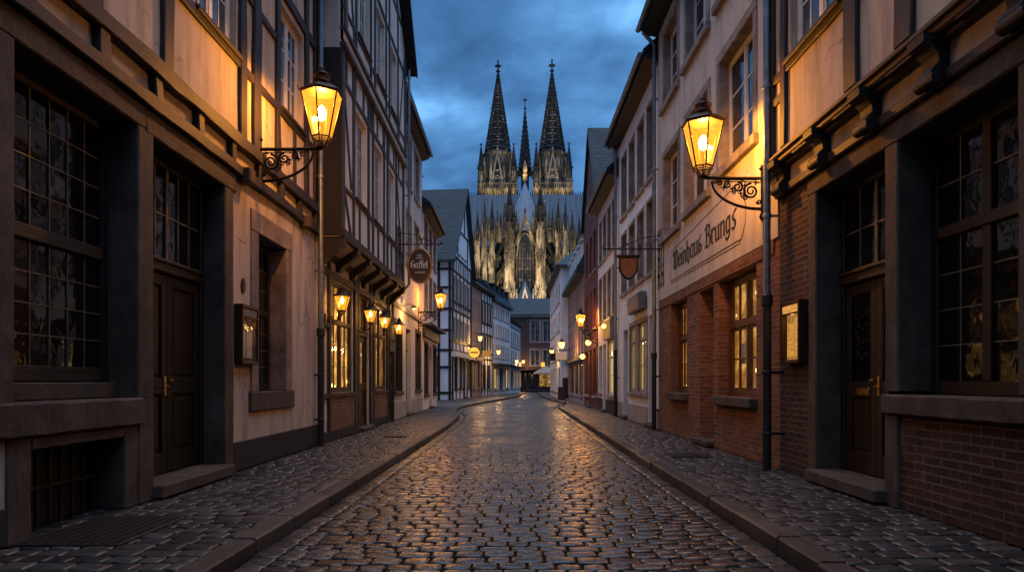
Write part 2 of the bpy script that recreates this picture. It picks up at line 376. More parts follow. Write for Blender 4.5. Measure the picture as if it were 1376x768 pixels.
# ------------------------------------------------------------------ houses
class House:
    def __init__(s, name, label, cat, o, d, n, u0=0.0, group=None):
        s.fac = Fac(o, d, n, u0); s.root = empty(name, (o[0], o[1], 0), label, cat, group); s.op = {}
    def put(s, mb, name, mat, parent=None, label=None): return mb.build(name, mat, parent or s.root, s.fac, label=label)
    def opening(s, w, u0, u1, z0, z1, dep): s.op.setdefault(round(w, 3), []).append((u0, u1, z0, z1, dep))
    def wall(s, name, mat, u0, u1, z0, z1, w=0.0, extra=None, label=None, lap=0.0):
        """front sheet with its openings and reveals cut in"""
        mb = MB(); ops = [o for o in s.op.get(round(w, 3), []) if o[1] > u0 and o[0] < u1 and o[3] > z0 and o[2] < z1]
        us = sorted({u0, u1, *[x for o in ops for x in o[:2] if u0 < x < u1]}); zs = sorted({z0, z1, *[x for o in ops for x in o[2:4] if z0 < x < z1]})
        for a, b in zip(us, us[1:]):
            for p, q in zip(zs, zs[1:]):
                mu, mz = (a+b)/2, (p+q)/2
                if any(o[0] < mu < o[1] and o[2] < mz < o[3] for o in ops): continue
                mb.add([(a,w,p), (b,w,p), (b,w,q), (a,w,q)], [(0,1,2,3)])
        for a, b, p, q, dep in ops:
            a0, b0, p0, q0 = max(a,u0), min(b,u1), max(p,z0), min(q,z1); e = w-dep
            if a >= u0: mb.add([(a,w,p0), (a,e,p0), (a,e,q0), (a,w,q0)], [(0,1,2,3)])
            if b <= u1: mb.add([(b,w,p0), (b,e,p0), (b,e,q0), (b,w,q0)], [(3,2,1,0)])
            if q <= z1: mb.add([(a0,w,q), (a0,e,q), (b0,e,q), (b0,w,q)], [(0,1,2,3)])
            if p >= z0: mb.add([(a0,w,p), (a0,e,p), (b0,e,p), (b0,w,p)], [(3,2,1,0)])
        if extra: extra(mb)
        return s.put(mb, name, mat, label=label)
    def body(s, mat, u0, u1, z1, depth, wn=0.0, name='side_wall', z0=0.0):
        """the two end walls, the back and the top, so that the house is a closed volume"""
        mb = MB(); d = -depth
        mb.add([(u0,wn,z0), (u0,d,z0), (u0,d,z1), (u0,wn,z1)], [(0,1,2,3)])
        mb.add([(u1,wn,z0), (u1,d,z0), (u1,d,z1), (u1,wn,z1)], [(3,2,1,0)])
        mb.add([(u0,d,z0), (u1,d,z0), (u1,d,z1), (u0,d,z1)], [(3,2,1,0)])
        mb.add([(u0,wn,z1), (u1,wn,z1), (u1,d,z1), (u0,d,z1)], [(0,1,2,3)])
        return s.put(mb, name, mat)
    def window(s, u0, u1, z0, z1, w=0.0, dep=.16, cols=2, rows=3, fm='white_paint', glass='glass_dark', sill='stone_light', sur=None, sm='stone_light',
               proud=.025, fw=.06, bar=.026, transom=None, lit=None, sash=True, came=None, sill_h=.13, sill_o=.07, tilt=.004):
        W = w-dep
        f = MB()
        # outer frame
        e = .002
        f.box(u0, u0+fw, W-.05, W+.03, z0, z1, .006); f.box(u1-fw, u1, W-.05, W+.03, z0, z1, .006)
        f.box(u0+fw, u1-fw, W-.05, W+.028, z0, z0+fw*1.3, .006); f.box(u0+fw, u1-fw, W-.05, W+.028, z1-fw, z1, .006)
        zs = [z0+fw*1.3, z1-fw]; bands = []
        if transom:
            f.box(u0+fw, u1-fw, W-.05, W+.05, transom-fw*.6, transom+fw*.6, .01)
            bands = [(zs[0], transom-fw*.6, rows[0] if isinstance(rows, tuple) else rows), (transom+fw*.6, zs[1], rows[1] if isinstance(rows, tuple) else 1)]
        else: bands = [(zs[0], zs[1], rows)]
        um = (u0+u1)/2
        if sash: f.box(um-fw*.55, um+fw*.55, W-.05, W+.034, zs[0], zs[1], .006)
        halves = [(u0+fw, um-fw*.55), (um+fw*.55, u1-fw)] if sash else [(u0+fw, u1-fw)]
        g = MB(); lead = MB() if came else f; per = max(1, cols//len(halves))
        for ha, hb in halves:
            for za, zb, nr in bands:
                if not came:   # casement stiles
                    t = fw*.5
                    f.box(ha, ha+t, W-.04, W+.018, za, zb); f.box(hb-t, hb, W-.04, W+.018, za, zb)
                    f.box(ha+t, hb-t, W-.04, W+.016, za, za+t); f.box(ha+t, hb-t, W-.04, W+.016, zb-t, zb)
                for i in range(1, per):
                    x = ha+(hb-ha)*i/per; lead.box(x-bar/2, x+bar/2, W-.03, W+.012, za, zb)
                for j in range(1, nr):
                    y = za+(zb-za)*j/nr; lead.box(ha, hb, W-.03, W+.0105, y-bar/2, y+bar/2)
                for i in range(per):
                    for j in range(nr):
                        a, b = ha+(hb-ha)*i/per, ha+(hb-ha)*(i+1)/per; p, q = za+(zb-za)*j/nr, za+(zb-za)*(j+1)/nr
                        r = [random.uniform(-tilt, tilt) for _ in range(3)]
                        g.add([(a,W+r[0],p), (b,W+r[1],p), (b,W+r[1]+r[2]-r[0]*.3,q), (a,W+r[2],q)], [(0,2,1), (0,3,2)])
        fr = s.put(f, 'window', fm)
        s.put(g, 'pane', 'glass_clear' if lit else glass, fr)
        if came: s.put(lead, 'glazing_bars', came, fr)
        if lit:
            k = MB(); n = 14
            for i in range(n):
                a, b = u0+(u1-u0)*i/n, u0+(u1-u0)*(i+1)/n
                k.add([(a,W-.056+.012*(i % 2),z0), (b,W-.056+.012*((i+1) % 2),z0), (b,W-.056+.012*((i+1) % 2),z1), (a,W-.056+.012*(i % 2),z1)], [(0,1,2,3)])
            s.put(k, 'curtain', lit, fr)
        if sill:
            k = MB(); sw = (sur or 0)
            k.box(u0-.06-sw, u1+.06+sw, W+.031, w+sill_o, z0-sill_h, z0-.002, .012)
            s.put(k, 'sill', sill, fr)
        if sur:
            k = MB(); zb = z0 if not sill else z0-.001
            k.box(u0-sur, u0-.001, W-.06, w+proud, zb, z1+.001, .012); k.box(u1+.001, u1+sur, W-.06, w+proud, zb, z1+.001, .012)
            k.box(u0-sur, u1+sur, W-.06, w+proud+.004, z1+.002, z1+sur*1.1, .012)
            s.put(k, 'stone_surround', sm, fr)
            s.opening(w, u0-sur+.015, u1+sur-.015, z0-.05, z1+sur*1.1-.015, dep+.1)
        else: s.opening(w, u0, u1, z0, z1, dep+.1)
        return fr
    def door(s, u0, u1, z0, z1, w=0.0, dep=.25, leaves=1, transom=None, mat='door_wood', glass='glass_dark', lit=None, rows=2, cols=4, handle='brass',
             step=True, glazed=False, came='lead_came', panels=2, op=True):
        W = w-dep; f = MB(); fw = .08
        ztop = transom or z1-fw
        f.box(u0, u0+fw, W-.06, W+.05, z0, z1, .008); f.box(u1-fw, u1, W-.06, W+.05, z0, z1, .008); f.box(u0+fw, u1-fw, W-.06, W+.048, z1-fw, z1, .008)
        if transom: f.box(u0+fw, u1-fw, W-.06, W+.09, transom, transom+.16, .02); f.box(u0+fw, u1-fw, W-.06, W+.12, transom+.115, transom+.165, .012)
        wd = (u1-u0-2*fw)/leaves
        panes = MB(); hd = MB()
        for k in range(leaves):
            a, b = u0+fw+wd*k+.004, u0+fw+wd*(k+1)-.004
            st = .12; ht = ztop-z0
            f.box(a, a+st, W-.04, W+.02, z0+.01, ztop, .006); f.box(b-st, b, W-.04, W+.02, z0+.01, ztop, .006)
            zz = [z0+.01, z0+.26, z0+ht*.40, z0+ht*.48, ztop-.14, ztop]
            f.box(a+st, b-st, W-.04, W+.018, zz[0], zz[1], .006); f.box(a+st, b-st, W-.04, W+.018, zz[2], zz[3], .006); f.box(a+st, b-st, W-.04, W+.018, zz[4], zz[5], .006)
            f.box(a+st, b-st, W-.04, W-.012, zz[1], zz[2]); f.box(a+st+.05, b-st-.05, W-.012, W+.004, zz[1]+.05, zz[2]-.05, .012)
            if glazed: panes.add([(a+st,W-.01,zz[3]), (b-st,W-.01,zz[3]), (b-st,W-.01,zz[4]), (a+st,W-.01,zz[4])], [(3,2,1,0)])
            else: f.box(a+st, b-st, W-.04, W-.012, zz[3], zz[4]); f.box(a+st+.05, b-st-.05, W-.012, W+.004, zz[3]+.05, zz[4]-.05, .012)
        hu = u0+fw+wd+(-.06 if leaves == 2 else -.06)
        hz = z0+1.08
        hd.box(hu-.025, hu+.025, W+.02, W+.03, hz-.12, hz+.12, .004); hd.tube([(hu,W+.03,hz), (hu,W+.075,hz), (hu-.13,W+.078,hz-.005)], .011, 6)
        if leaves == 2: hd.lathe([(.012,0), (.03,.005), (.03,.03), (.012,.04)], (hu+.14, W+.03, hz+.05), 8)
        fr = s.put(f, 'door', mat); s.put(hd, 'handle', handle, fr)
        if transom:
            ld = MB(); a, b, p, q = u0+fw, u1-fw, transom+.16, z1-fw
            for i in range(1, cols): x = a+(b-a)*i/cols; t = .03 if i == cols//2 else .011; ld.box(x-t, x+t, W-.03, W+.02+.002*(i % 2), p, q)
            for j in range(1, rows): y = p+(q-p)*j/rows; ld.box(a, b, W-.03, W+.012, y-.011, y+.011)
            for i in range(cols):
                for j in range(rows):
                    r = [random.uniform(-.004, .004) for _ in range(3)]
                    a2, b2, p2, q2 = a+(b-a)*i/cols, a+(b-a)*(i+1)/cols, p+(q-p)*j/rows, p+(q-p)*(j+1)/rows
                    panes.add([(a2,W+r[0],p2), (b2,W+r[1],p2), (b2,W+r[2],q2), (a2,W+r[0],q2)], [(0,2,1), (0,3,2)])
            s.put(ld, 'glazing_bars', came, fr)
        if panes.f: s.put(panes, 'pane', 'glass_clear' if lit else glass, fr)
        if lit: s.put(MB().box(u0, u1, W-.09, W-.065, z0, z1), 'curtain', lit, fr)
        else: s.put(MB().box(u0, u1, W-.10, W-.065, z0, z1), 'backing', 'timber_black', fr)
        if step: s.put(MB().box(u0-.05, u1+.05, W-.05, w+.16, 0.002, z0-.002, .02), 'doorstep', 'trachyte', fr)
        if op: s.opening(w, u0, u1, 0, z1, dep+.1)
        return fr
    def pipe(s, u, z0, z1, w=.12, r=.055, zsplit=2.3, mat='zinc', top=None, jog=None):
        mb = MB(); pts = [(u,w,zsplit), (u,w,z1)]
        if top: pts += [(u,w+.1,z1+.12), (u,w+top,z1+.35)]
        if jog: pts = [(u,.12,zsplit), (u,.12,jog-.35), (u,w,jog+.25), (u,w,z1)]
        mb.tube(pts, r, 10)
        for z in np.arange((jog or zsplit)+1.2, z1, 1.9): mb.lathe([(r*1.05,0), (r*1.25,.01), (r*1.25,.06), (r*1.05,.07)], (u,w,z), 10); mb.box(u-.015, u+.015, max(0, w-.16), w, z+.02, z+.05)
        p = s.put(mb, 'drainpipe', mat)
        lo = MB(); lo.lathe([(r*1.15,z0), (r*1.15,zsplit-.1), (r*1.5,zsplit-.08), (r*1.5,zsplit+.06), (r*1.2,zsplit+.08)], (u,(.12 if jog else w),0), 12)
        for z in np.arange(z0+.5, zsplit-.2, .9): lo.lathe([(r*1.2,0), (r*1.4,.01), (r*1.4,.05), (r*1.2,.06)], (u,(.12 if jog else w),z), 12); lo.box(u-.02, u+.02, 0, (.12 if jog else w), z+.01, z+.05)
        s.put(lo, 'pipe_foot', 'cast_iron', p)
    def eaves_roof(s, u0, u1, ze, zr, depth, over=.4, mat='slate_dark', gutter=True, name='roof', end=.12, wf=0.0, soffit='timber_black'):
        """ridge along the street"""
        mb = MB(); m = -depth/2; sl = (zr-ze)/(depth/2); zo = ze-over*sl*.4; t = .16
        poly = [(wf+over, zo), (m, zr), (-depth-over, zo), (-depth-over, zo+t), (m, zr+t*1.3), (wf+over, zo+t)]
        mb.prism(poly, 0, u0-end, u1+end)
        r = s.put(mb, name, mat)
        k = MB(); k.prism([(wf+.002, ze-.32), (wf+over-.03, zo-.06), (wf+over-.03, zo-.005), (wf+.002, ze+.12)], 0, u0-end+.02, u1+end-.02)
        s.put(k, 'eave_board', soffit, r)
        if gutter:
            g = MB(); gp = [(wf+over+.01, zo+.02)] + [(wf+over+.075+.075*math.cos(a), zo+.04+.075*math.sin(a)) for a in np.linspace(PI, 2*PI, 7)] + [(wf+over+.15, zo+.10), (wf+over+.135, zo+.10)]
            g.prism([(wf+over+.075+.07*math.cos(a), zo+.06+.07*math.sin(a)) for a in np.linspace(PI, 2*PI, 8)], 0, u0-end, u1+end)
            s.put(g, 'gutter', 'zinc', r)
        return r
    def gable_roof(s, u0, u1, ze, zr, depth, over=.2, wf=0.0, mat='slate', t=.18, eo=.25, name='roof', peak=None):
        """ridge square to the street"""
        mb = MB(); um = peak if peak is not None else (u0+u1)/2; a, b = u0-eo, u1+eo
        za = ze-eo*(zr-ze)/(um-u0); zb = ze-eo*(zr-ze)/(u1-um)
        poly = [(a, za), (um, zr), (b, zb), (b, zb+t), (um, zr+t*1.25), (a, za+t)]
        n = len(poly)
        mb.prism(poly, 1, wf+over, -depth)
        r = s.put(mb, name, mat)
        k = MB()
        for p, q in (((a-.02, za-.02), (um, zr-.02)), ((b+.02, zb-.02), (um, zr-.02))):
            k.prism([(p[0], p[1]), (q[0], q[1]), (q[0], q[1]+t*1.25), (p[0], p[1]+t*1.1)], 1, wf+over+.004, wf+over+.06)
        s.put(k, 'barge_board', 'timber_black', r)
        return r
# ------------------------------------------------------------------ ground, road, kerbs
def interp(y, pts):
    ys = [p[0] for p in pts]; xs = [p[1] for p in pts]
    return np.interp(y, ys, xs)
LEDGE = [(0,-2.15), (5,-2.12), (14,-2.0), (20,-1.93), (24,-2.0), (27,-2.2), (30,-2.56), (33,-2.69), (36,-2.5), (41,-1.92), (46,-1.2), (51,-.46), (58,.4), (70,1.2), (84,2.2)]
REDGE = [(0,2.2), (5,2.2), (14,2.26), (34,2.41), (36,2.7), (41,3.25), (47,3.0), (57,2.62), (65,2.7), (84,3.2)]
ROADZ = -.10
def sett_mesh(name, cells, mat, kind='structure'):
    """worn stone setts: cells rows = cx, cy, hx, hy, rot, z"""
    A = np.array(cells); n = len(A)
    hx, hy = A[:,2], A[:,3]; c = np.minimum(.030, .3*np.minimum(hx, hy))*RNG.uniform(.35, 1.0, n)
    def ring(ins):
        x, y, k = hx-ins, hy-ins, c*(1+ins*14)
        return np.stack([np.stack(p, -1) for p in ((x,-y+k), (x,y-k), (x-k,y), (-x+k,y), (-x,y-k), (-x,-y+k), (-x+k,-y), (x-k,-y))], 1)
    rings = []
    wob = RNG.normal(0, .0026, (n, 8, 2))
    tx, ty = RNG.normal(0, .009, n), RNG.normal(0, .011, n)
    for ins, dz in ((-.017, -.034), (0, -.012), (.004, -.0045), (.017, 0.0)):
        p = ring(ins) + wob
        z = A[:,5][:,None] + dz + tx[:,None]*p[:,:,0] + ty[:,None]*p[:,:,1] + RNG.normal(0, .0007, (n, 8))
        ca, sa = np.cos(A[:,4])[:,None], np.sin(A[:,4])[:,None]
        rings.append(np.stack([A[:,0][:,None]+p[:,:,0]*ca-p[:,:,1]*sa, A[:,1][:,None]+p[:,:,0]*sa+p[:,:,1]*ca, z], -1))
    top = rings[-1].mean(1, keepdims=True) + np.array([0,0,.003])
    V = np.concatenate(rings+[top], 1)              # n x 33 x 3
    quads = [[r*8+k, r*8+(k+1) % 8, (r+1)*8+(k+1) % 8, (r+1)*8+k] for r in range(3) for k in range(8)]
    tris = [[24+k, 24+(k+1) % 8, 32] for k in range(8)]
    base = np.arange(n)*33
    Q = (np.array(quads)[None]+base[:,None,None]).reshape(-1); T = (np.array(tris)[None]+base[:,None,None]).reshape(-1)
    loops = np.concatenate([Q, T]).astype(np.int32); nq, nt_ = n*24, n*8
    me = bpy.data.meshes.new(name); me.vertices.add(n*33); me.vertices.foreach_set('co', V.reshape(-1))
    me.loops.add(len(loops)); me.loops.foreach_set('vertex_index', loops)
    me.polygons.add(nq+nt_)
    st = np.concatenate([np.arange(nq)*4, nq*4+np.arange(nt_)*3]).astype(np.int32)
    me.polygons.foreach_set('loop_start', st)
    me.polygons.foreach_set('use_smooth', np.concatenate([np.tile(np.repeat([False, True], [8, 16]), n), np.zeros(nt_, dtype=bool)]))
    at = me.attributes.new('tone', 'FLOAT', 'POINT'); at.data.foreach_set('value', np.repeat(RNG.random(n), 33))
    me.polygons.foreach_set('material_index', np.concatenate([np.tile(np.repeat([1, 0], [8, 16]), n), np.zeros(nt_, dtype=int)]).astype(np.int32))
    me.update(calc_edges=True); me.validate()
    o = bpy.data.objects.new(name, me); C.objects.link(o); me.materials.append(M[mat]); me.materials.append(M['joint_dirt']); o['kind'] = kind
    return o
def sett_mat(name, lo, hi, rlo, rhi):
    m, nt = new_mat(name); v = coords(nt)
    a = nd(nt, 'ShaderNodeAttribute', {'attribute_name': 'tone'}).outputs['Fac']
    n = noise(nt, v, 26, 5, .7); big = noise(nt, v, .55, 4, .6)
    c = ramp(nt, a, [(0, lo), (.5, [(x+y)/2 for x, y in zip(lo, hi)]), (.82, hi), (1, (hi[0]*1.25, hi[1]*1.0, hi[2]*.88))])
    c = mixc(nt, ramp(nt, n, [(.42, (.75,)*3), (.68, (0,0,0))]), c, [x*.5 for x in lo])
    r = mth(nt, 'ADD', mth(nt, 'MULTIPLY_ADD', big, (rhi-rlo)*1.6, rlo-(rhi-rlo)*.3), mth(nt, 'MULTIPLY_ADD', n, .22, -.11))
    b = mth(nt, 'ADD', n, mth(nt, 'MULTIPLY', noise(nt, v, 11, 3), 1.4))
    finish(nt, c, r, b, .30, .006, spec=.5)
    M[name] = m
sett_mat('sett_wet', (.022,.023,.026), (.118,.112,.113), .19, .37)
sett_mat('sett_walk', (.024,.023,.023), (.115,.102,.096), .30, .50)
def flat_strip(name, lf, rf, y0, y1, z, mat, step=1.0):
    ys = np.arange(y0, y1+.01, step); vs = []; fs = []
    for y in ys: vs += [(float(lf(y)), float(y), z), (float(rf(y)), float(y), z)]
    for i in range(len(ys)-1): fs.append([2*i, 2*i+1, 2*i+3, 2*i+2])
    return MB().add(vs, fs).build(name, mat)
gsheet = MB().add([(-900,-300,-.20), (900,-300,-.20), (900,1500,-.20), (-900,1500,-.20)], [(0,1,2,3)]).build('ground', 'joint_dirt'); gsheet['kind'] = 'structure'
rb = flat_strip('road_bed', lambda y: interp(y, LEDGE)-.1, lambda y: interp(y, REDGE)+.1, 0, 86, ROADZ-.060, 'joint_dirt'); rb['kind'] = 'structure'
cells = []; y = 1.6
while y < 85:
    pitch = RNG.uniform(.158, .186); hy = pitch/2-.0165
    L, R = float(interp(y, LEDGE))+.235, float(interp(y, REDGE))-.235
    x = L + (0 if int(y*10) % 2 else -.0)
    ph = RNG.uniform(0, .16); first = True; amp = .012*math.sin(y*.7)
    while x < R-.06:
        w = RNG.uniform(.18, .275) if y < 60 else RNG.uniform(.28, .4)
        if first: w = .12+ph; first = False
        if x+w > R-.07: w = R-x
        if w > .07:
            xc = x+w/2; crown = .035*(1-((xc-(L+R)/2)/((R-L)/2))**2)
            cells.append((xc, y+pitch/2+amp*math.sin(xc*1.7+y)+RNG.normal(0,.0025), w/2-.0095, hy*RNG.uniform(.96, 1.03), RNG.normal(0,.012), ROADZ-.02+crown+RNG.normal(0,.0025)))
        x += w
    y += pitch
for E, sg in ((LEDGE, 1), (REDGE, -1)):      # gutter course laid lengthwise
    y = 1.6
    while y < 85:
        l = RNG.uniform(.24, .34); x = float(interp(y+l/2, E)); s_ = (float(interp(y+l, E))-float(interp(y, E)))/l
        cells.append((x+sg*.115, y+l/2, .098, l/2-.010, -math.atan(s_), ROADZ-.024+RNG.normal(0,.003))); y += l
sett_mesh('road', cells, 'sett_wet')
def walk(name, lf, rf, y0, y1):
    cells = []; y = y0
    while y < y1:
        pitch = RNG.uniform(.165, .20); hy = pitch/2-.0165; L, R = float(lf(y)), float(rf(y)); x = L-RNG.uniform(0,.2)
        sk = .10
        while x < R-.03:
            w = RNG.uniform(.17, .31); a, b = max(x, L), min(x+w, R)
            if b-a > .06: cells.append(((a+b)/2, y+pitch/2+sk*.0+RNG.normal(0,.003)+.02*math.sin(x*2+y*.9), (b-a)/2-.009, hy*RNG.uniform(.95,1.02), RNG.normal(0,.012), -.012+RNG.normal(0,.002)))
            x += w
        y += pitch
    return sett_mesh(name, cells, 'sett_walk')
def lwall(y): return -4.35 if y < 34.5 else np.interp(y, [34.5, 35, 45.5, 46, 54, 62, 71, 79], [-5.2, -8.5, -8.5, -4.4, -3.5, -2.0, -.3, .9])
def rwall(y): return np.interp(y, [0, 46.8, 46.9, 60, 61, 80], [4.35, 4.35, 3.7, 3.7, 8, 8])
KW = .21
walk('pavement_left', lwall, lambda y: interp(y, LEDGE)-KW, 1.5, 80)
walk('pavement_right', lambda y: interp(y, REDGE)+KW, rwall, 1.5, 80)
b = flat_strip('pavement_bed_left', lwall, lambda y: interp(y, LEDGE)-.05, 0, 80, -.058, 'joint_dirt'); b['kind'] = 'structure'
b = flat_strip('pavement_bed_right', lambda y: interp(y, REDGE)+.05, rwall, 0, 80, -.058, 'joint_dirt'); b['kind'] = 'structure'
def kerb(name, E, sg, y0, y1, gaps=()):
    mb = MB(); y = y0
    while y < y1:
        l = RNG.uniform(.75, 1.25) if not (26 < y < 36) else .5
        low = any(g0 < y < g1 for g0, g1 in gaps)
        x0, x1 = float(interp(y+.006, E)), float(interp(y+l-.006, E)); zt = (RNG.uniform(.0, .010) if not low else -.075)
        j = RNG.normal(0, .006)
        ya, yb, c = y+.010, y+l-.010, .020
        def sec(x, yy): return [(x+j, yy, -.2), (x+j, yy, zt-c), (x+j+sg*c, yy, zt), (x+j+sg*(KW-.012), yy, zt-.002), (x+j+sg*(KW-.012), yy, -.2)]
        a, b_ = sec(x0, ya), sec(x1, yb)
        mb.add(a+b_, [[i, (i+1) % 5, 5+(i+1) % 5, 5+i] for i in range(5)]+[[4,3,2,1,0], [5,6,7,8,9]])
        y += l
    o = mb.build(name, 'kerbstone'); o['kind'] = 'structure'; o.data.materials.append(M['kerbstone_worn'])
    for p_ in o.data.polygons: p_.material_index = int((p_.index//7*7919) % 5 < 2)
kerb('kerb_left', LEDGE, -1, 1.5, 80); kerb('kerb_right', REDGE, 1, 1.5, 80, ((34.5, 40.2),))
# covers let into the paving
def cover(name, x, y, sx, sy, label, n):
    mb = MB(); mb.box(x-sx, x+sx, y-sy, y+sy, -.03, .006, .006)
    for i in range(n): q = x-sx+.06+(2*sx-.12)*i/(n-1); mb.box(q-.012, q+.012, y-sy+.05, y+sy-.05, .006, .014)
    o = mb.build(name, 'cast_iron'); tag(o, label, 'cover')
cover('cellar_hatch', -3.55, 5.75, .42, .55, 'dark iron cellar hatch in the pavement below the barred cellar opening', 9)
cover('manhole_cover', 3.1, 11.6, .34, .30, 'rectangular iron cover in the pavement before the brick wine tavern', 8)
cover('manhole_cover', -2.75, 15.6, .28, .26, 'small iron cover in the left pavement before the lantern-lit pub', 7)

# ------------------------------------------------------------------ house with the stone framed ground floor, left front
LW, RW = -4.0, 4.0
def left(name, label, u0): return House(name, label, 'house', (LW, u0), (0,1), (1,0), u0)
def right(name, label, u0): return House(name, label, 'house', (RW, u0), (0,1), (-1,0), u0)
h = left('timber_framed_house', 'cream timbered house with big stone-framed leaded window and double door, nearest on the street', 6.0)
A0, A1 = -30.0, 13.5
D = .32
h.window(5.24, 6.96, 1.30, 4.03, dep=D, cols=6, rows=(4,4), transom=2.62, sash=False, fm='timber_black', glass='glass_old', sill=None, came='lead_came', bar=.012, fw=.11, tilt=.005)
h.op[0.0] = []
h.opening(0, 5.0, 7.2, -.02, 4.25, D+.08); h.opening(0, 7.195, 9.25, -.02, 4.25, D+.08); h.opening(0, 2.6, 5.01, 1.0, 4.25, D+.08)
d = h.door(7.265, 9.065, .16, 4.0, dep=D, leaves=2, transom=2.62, cols=6, rows=2, glass='glass_old', op=False)
st = MB()
st.block(4.92, 5.238, -.42, .03, 1.13, 4.028, .015); st.block(6.962, 7.262, -.42, .03, 1.13, 4.028, .015); st.block(6.962, 7.262, -.42, .034, .42, 1.126, .015); st.block(6.962, 7.262, -.42, .038, 0, .416, .015)
st.block(9.068, 9.34, -.42, .03, 1.5, 3.998, .015); st.block(9.068, 9.34, -.42, .034, 0, 1.496, .015)
st.block(2.2, 4.916, -.42, .032, 4.032, 4.27, .015); st.block(4.92, 7.11, -.42, .032, 4.032, 4.27, .015); st.block(7.114, 9.42, -.42, .036, 4.002, 4.268, .015)
st.block(4.80, 7.0, -.42, .075, .84, 1.128, .02); st.block(2.5, 4.796, -.42, .07, .84, 1.126, .02)
st.block(5.24, 6.96, -.42, -.2, 1.131, 1.29, .01)
h.put(st, 'stone_surround', 'trachyte')
ce = MB()
ce.block(5.15, 5.42, -.4, .03, 0, .836, .012); ce.block(5.424, 6.72, -.4, .032, .73, .834, .012); ce.block(6.724, 6.958, -.4, .028, 0, .836, .012)
h.put(ce, 'stone_surround', 'trachyte')
gr = MB()
gr.box(5.42, 6.73, -.36, -.30, 0, .73)
for i in range(8): gr.box(5.5+.155*i, 5.525+.155*i, -.24, -.215, 0, .73)
gr.box(5.42, 6.73, -.245, -.21, .34, .37)
h.put(gr, 'cellar_grille', 'cast_iron')
h.put(MB().box(2.0, 5.148, -.3, .012, .0, .84), 'wall_base', 'plaster_low')
h.put(MB().box(2.0, 5.146, -.3, .03, .0, .30, .01), 'plinth', 'plinth_dark'); h.put(MB().box(9.345, 13.4, -.02, .035, 0, .42, .012), 'plinth', 'plinth_dark')
h.window(10.30, 11.55, 1.14, 3.62, dep=.30, cols=4, rows=(4,3), transom=2.45, fm='timber_black', glass='glass_old', sill='trachyte', sur=.30, sm='trachyte_warm', came='lead_came', bar=.013, fw=.09, sill_h=.30, sill_o=.05, tilt=.005)
ww = [(8.25, 9.5), (11.28, 12.5), (4.6, 6.0)]
for a, b in ww: h.window(a, b, 6.03, 7.85, dep=.12, cols=4, rows=3, fm='white_paint', glass='glass_blue', sill='timber_dark', fw=.08, sill_h=.07, sill_o=.09)
h.wall('wall', 'plaster_low', A0, A1, 0, 4.27); h.wall('upper_wall', 'plaster_cream', A0, A1, 4.27, 9.9, w=0.0)
h.body('plaster_grey', A0, A1, 9.9, 8.0)
t = MB(); J = .018
t.bar(A0, 4.35, A1, 4.35, .155, -.02, .10, J); t.bar(A0, 4.765, A1, 4.765, .19, -.02, .115, J)
for u in np.arange(4.35, 13.4, .98): t.bar(u, 4.42, u, 4.68, .15, -.02, .085, J)
for u, wd in ((4.2,.2), (6.25,.2), (7.55,.22), (9.66,.22), (10.2,.28), (11.12,.16), (12.68,.2), (13.3,.3), (7.0,.14)):
    if u in (7.0,): continue
    t.bar(u, 4.85, u, 9.7, wd, -.02, .055, J)
t.bar(A0, 5.94, A1, 5.94, .13, -.02, .045, J); t.bar(A0, 8.05, A1, 8.05, .2, -.02, .05, J)
t.bar(9.77, 7.1, 11.1, 7.1, .13, -.02, .04, J); t.bar(6.35, 7.1, 7.5, 7.1, .13, -.02, .04, J)
t.bar(12.0, 4.86, 12.0, 5.9, .12, -.02, .04, J); t.bar(8.9, 8.15, 8.9, 9.7, .16, -.02, .04, J)
t.bar(10.32, 8.2, 11.05, 9.6, .14, -.02, .036, J)
h.put(t, 'timber_frame', 'timber_dark')
for u in (9.62, 12.4): h.put(MB().box(u-.1, u+.1, -.02, .2, 4.2, 4.42, .02), 'beam_end', 'timber_brown')
h.pipe(13.25, 0, 9.3, w=.13)
h.eaves_roof(A0, A1, 9.9, 14.2, 8.0, over=.35)

# ------------------------------------------------------------------ jettied timber pub with the lanterns, left
h = left('jettied_pub', 'timbered pub with jettied gable front, brick dado and small lit lanterns by its windows', 17.5)
B0, B1 = 13.56, 21.4; U = .45
for a, b in ((14.35, 16.35), (18.95, 20.75)):
    h.window(a, b, 1.05, 3.55, dep=.05, cols=4, rows=(3,1), transom=2.65, fm='frame_wood', sill='timber_dark', lit='lit_amber', came='lead_came', bar=.013, fw=.09, sill_h=.10)
h.door(17.0, 18.25, .10, 3.6, dep=.1, leaves=1, transom=2.5, glazed=True, lit='lit_dim', cols=4, rows=1, mat='frame_wood')
h.wall('wall', 'plaster_warm', B0, B1, 0, 4.30)
for p_, q_ in ((14.34, 16.7), (18.6, 20.8)): h.put(MB().box(p_, q_, -.02, .04, .22, .93), 'brick_dado', 'brick_red')
for p_, q_ in ((B0, 16.88), (18.36, B1)): h.put(MB().box(p_, q_, -.02, .05, 0, .22, .012), 'plinth', 'plinth_dark')
t = MB(); J = .008
for u, wd in ((13.68,.2), (14.24,.18), (16.62,.28), (16.9,.16), (18.42,.22), (18.82,.18), (20.88,.2), (21.3,.16)): t.bar(u, .22, u, 4.0, wd, -.02, .055, J)
t.bar(B0, .98, 16.86, .98, .11, -.02, .048, J); t.bar(18.4, .98, B1, .98, .11, -.02, .048, J); t.bar(B0, 3.66, B1, 3.66, .15, -.02, .046, J); t.bar(B0, 4.06, B1, 4.06, .22, -.02, .10, J)
t.bar(B0, 2.5, 14.2, 2.5, .1, -.02, .05, J)
h.put(t, 'timber_frame', 'timber_dark')
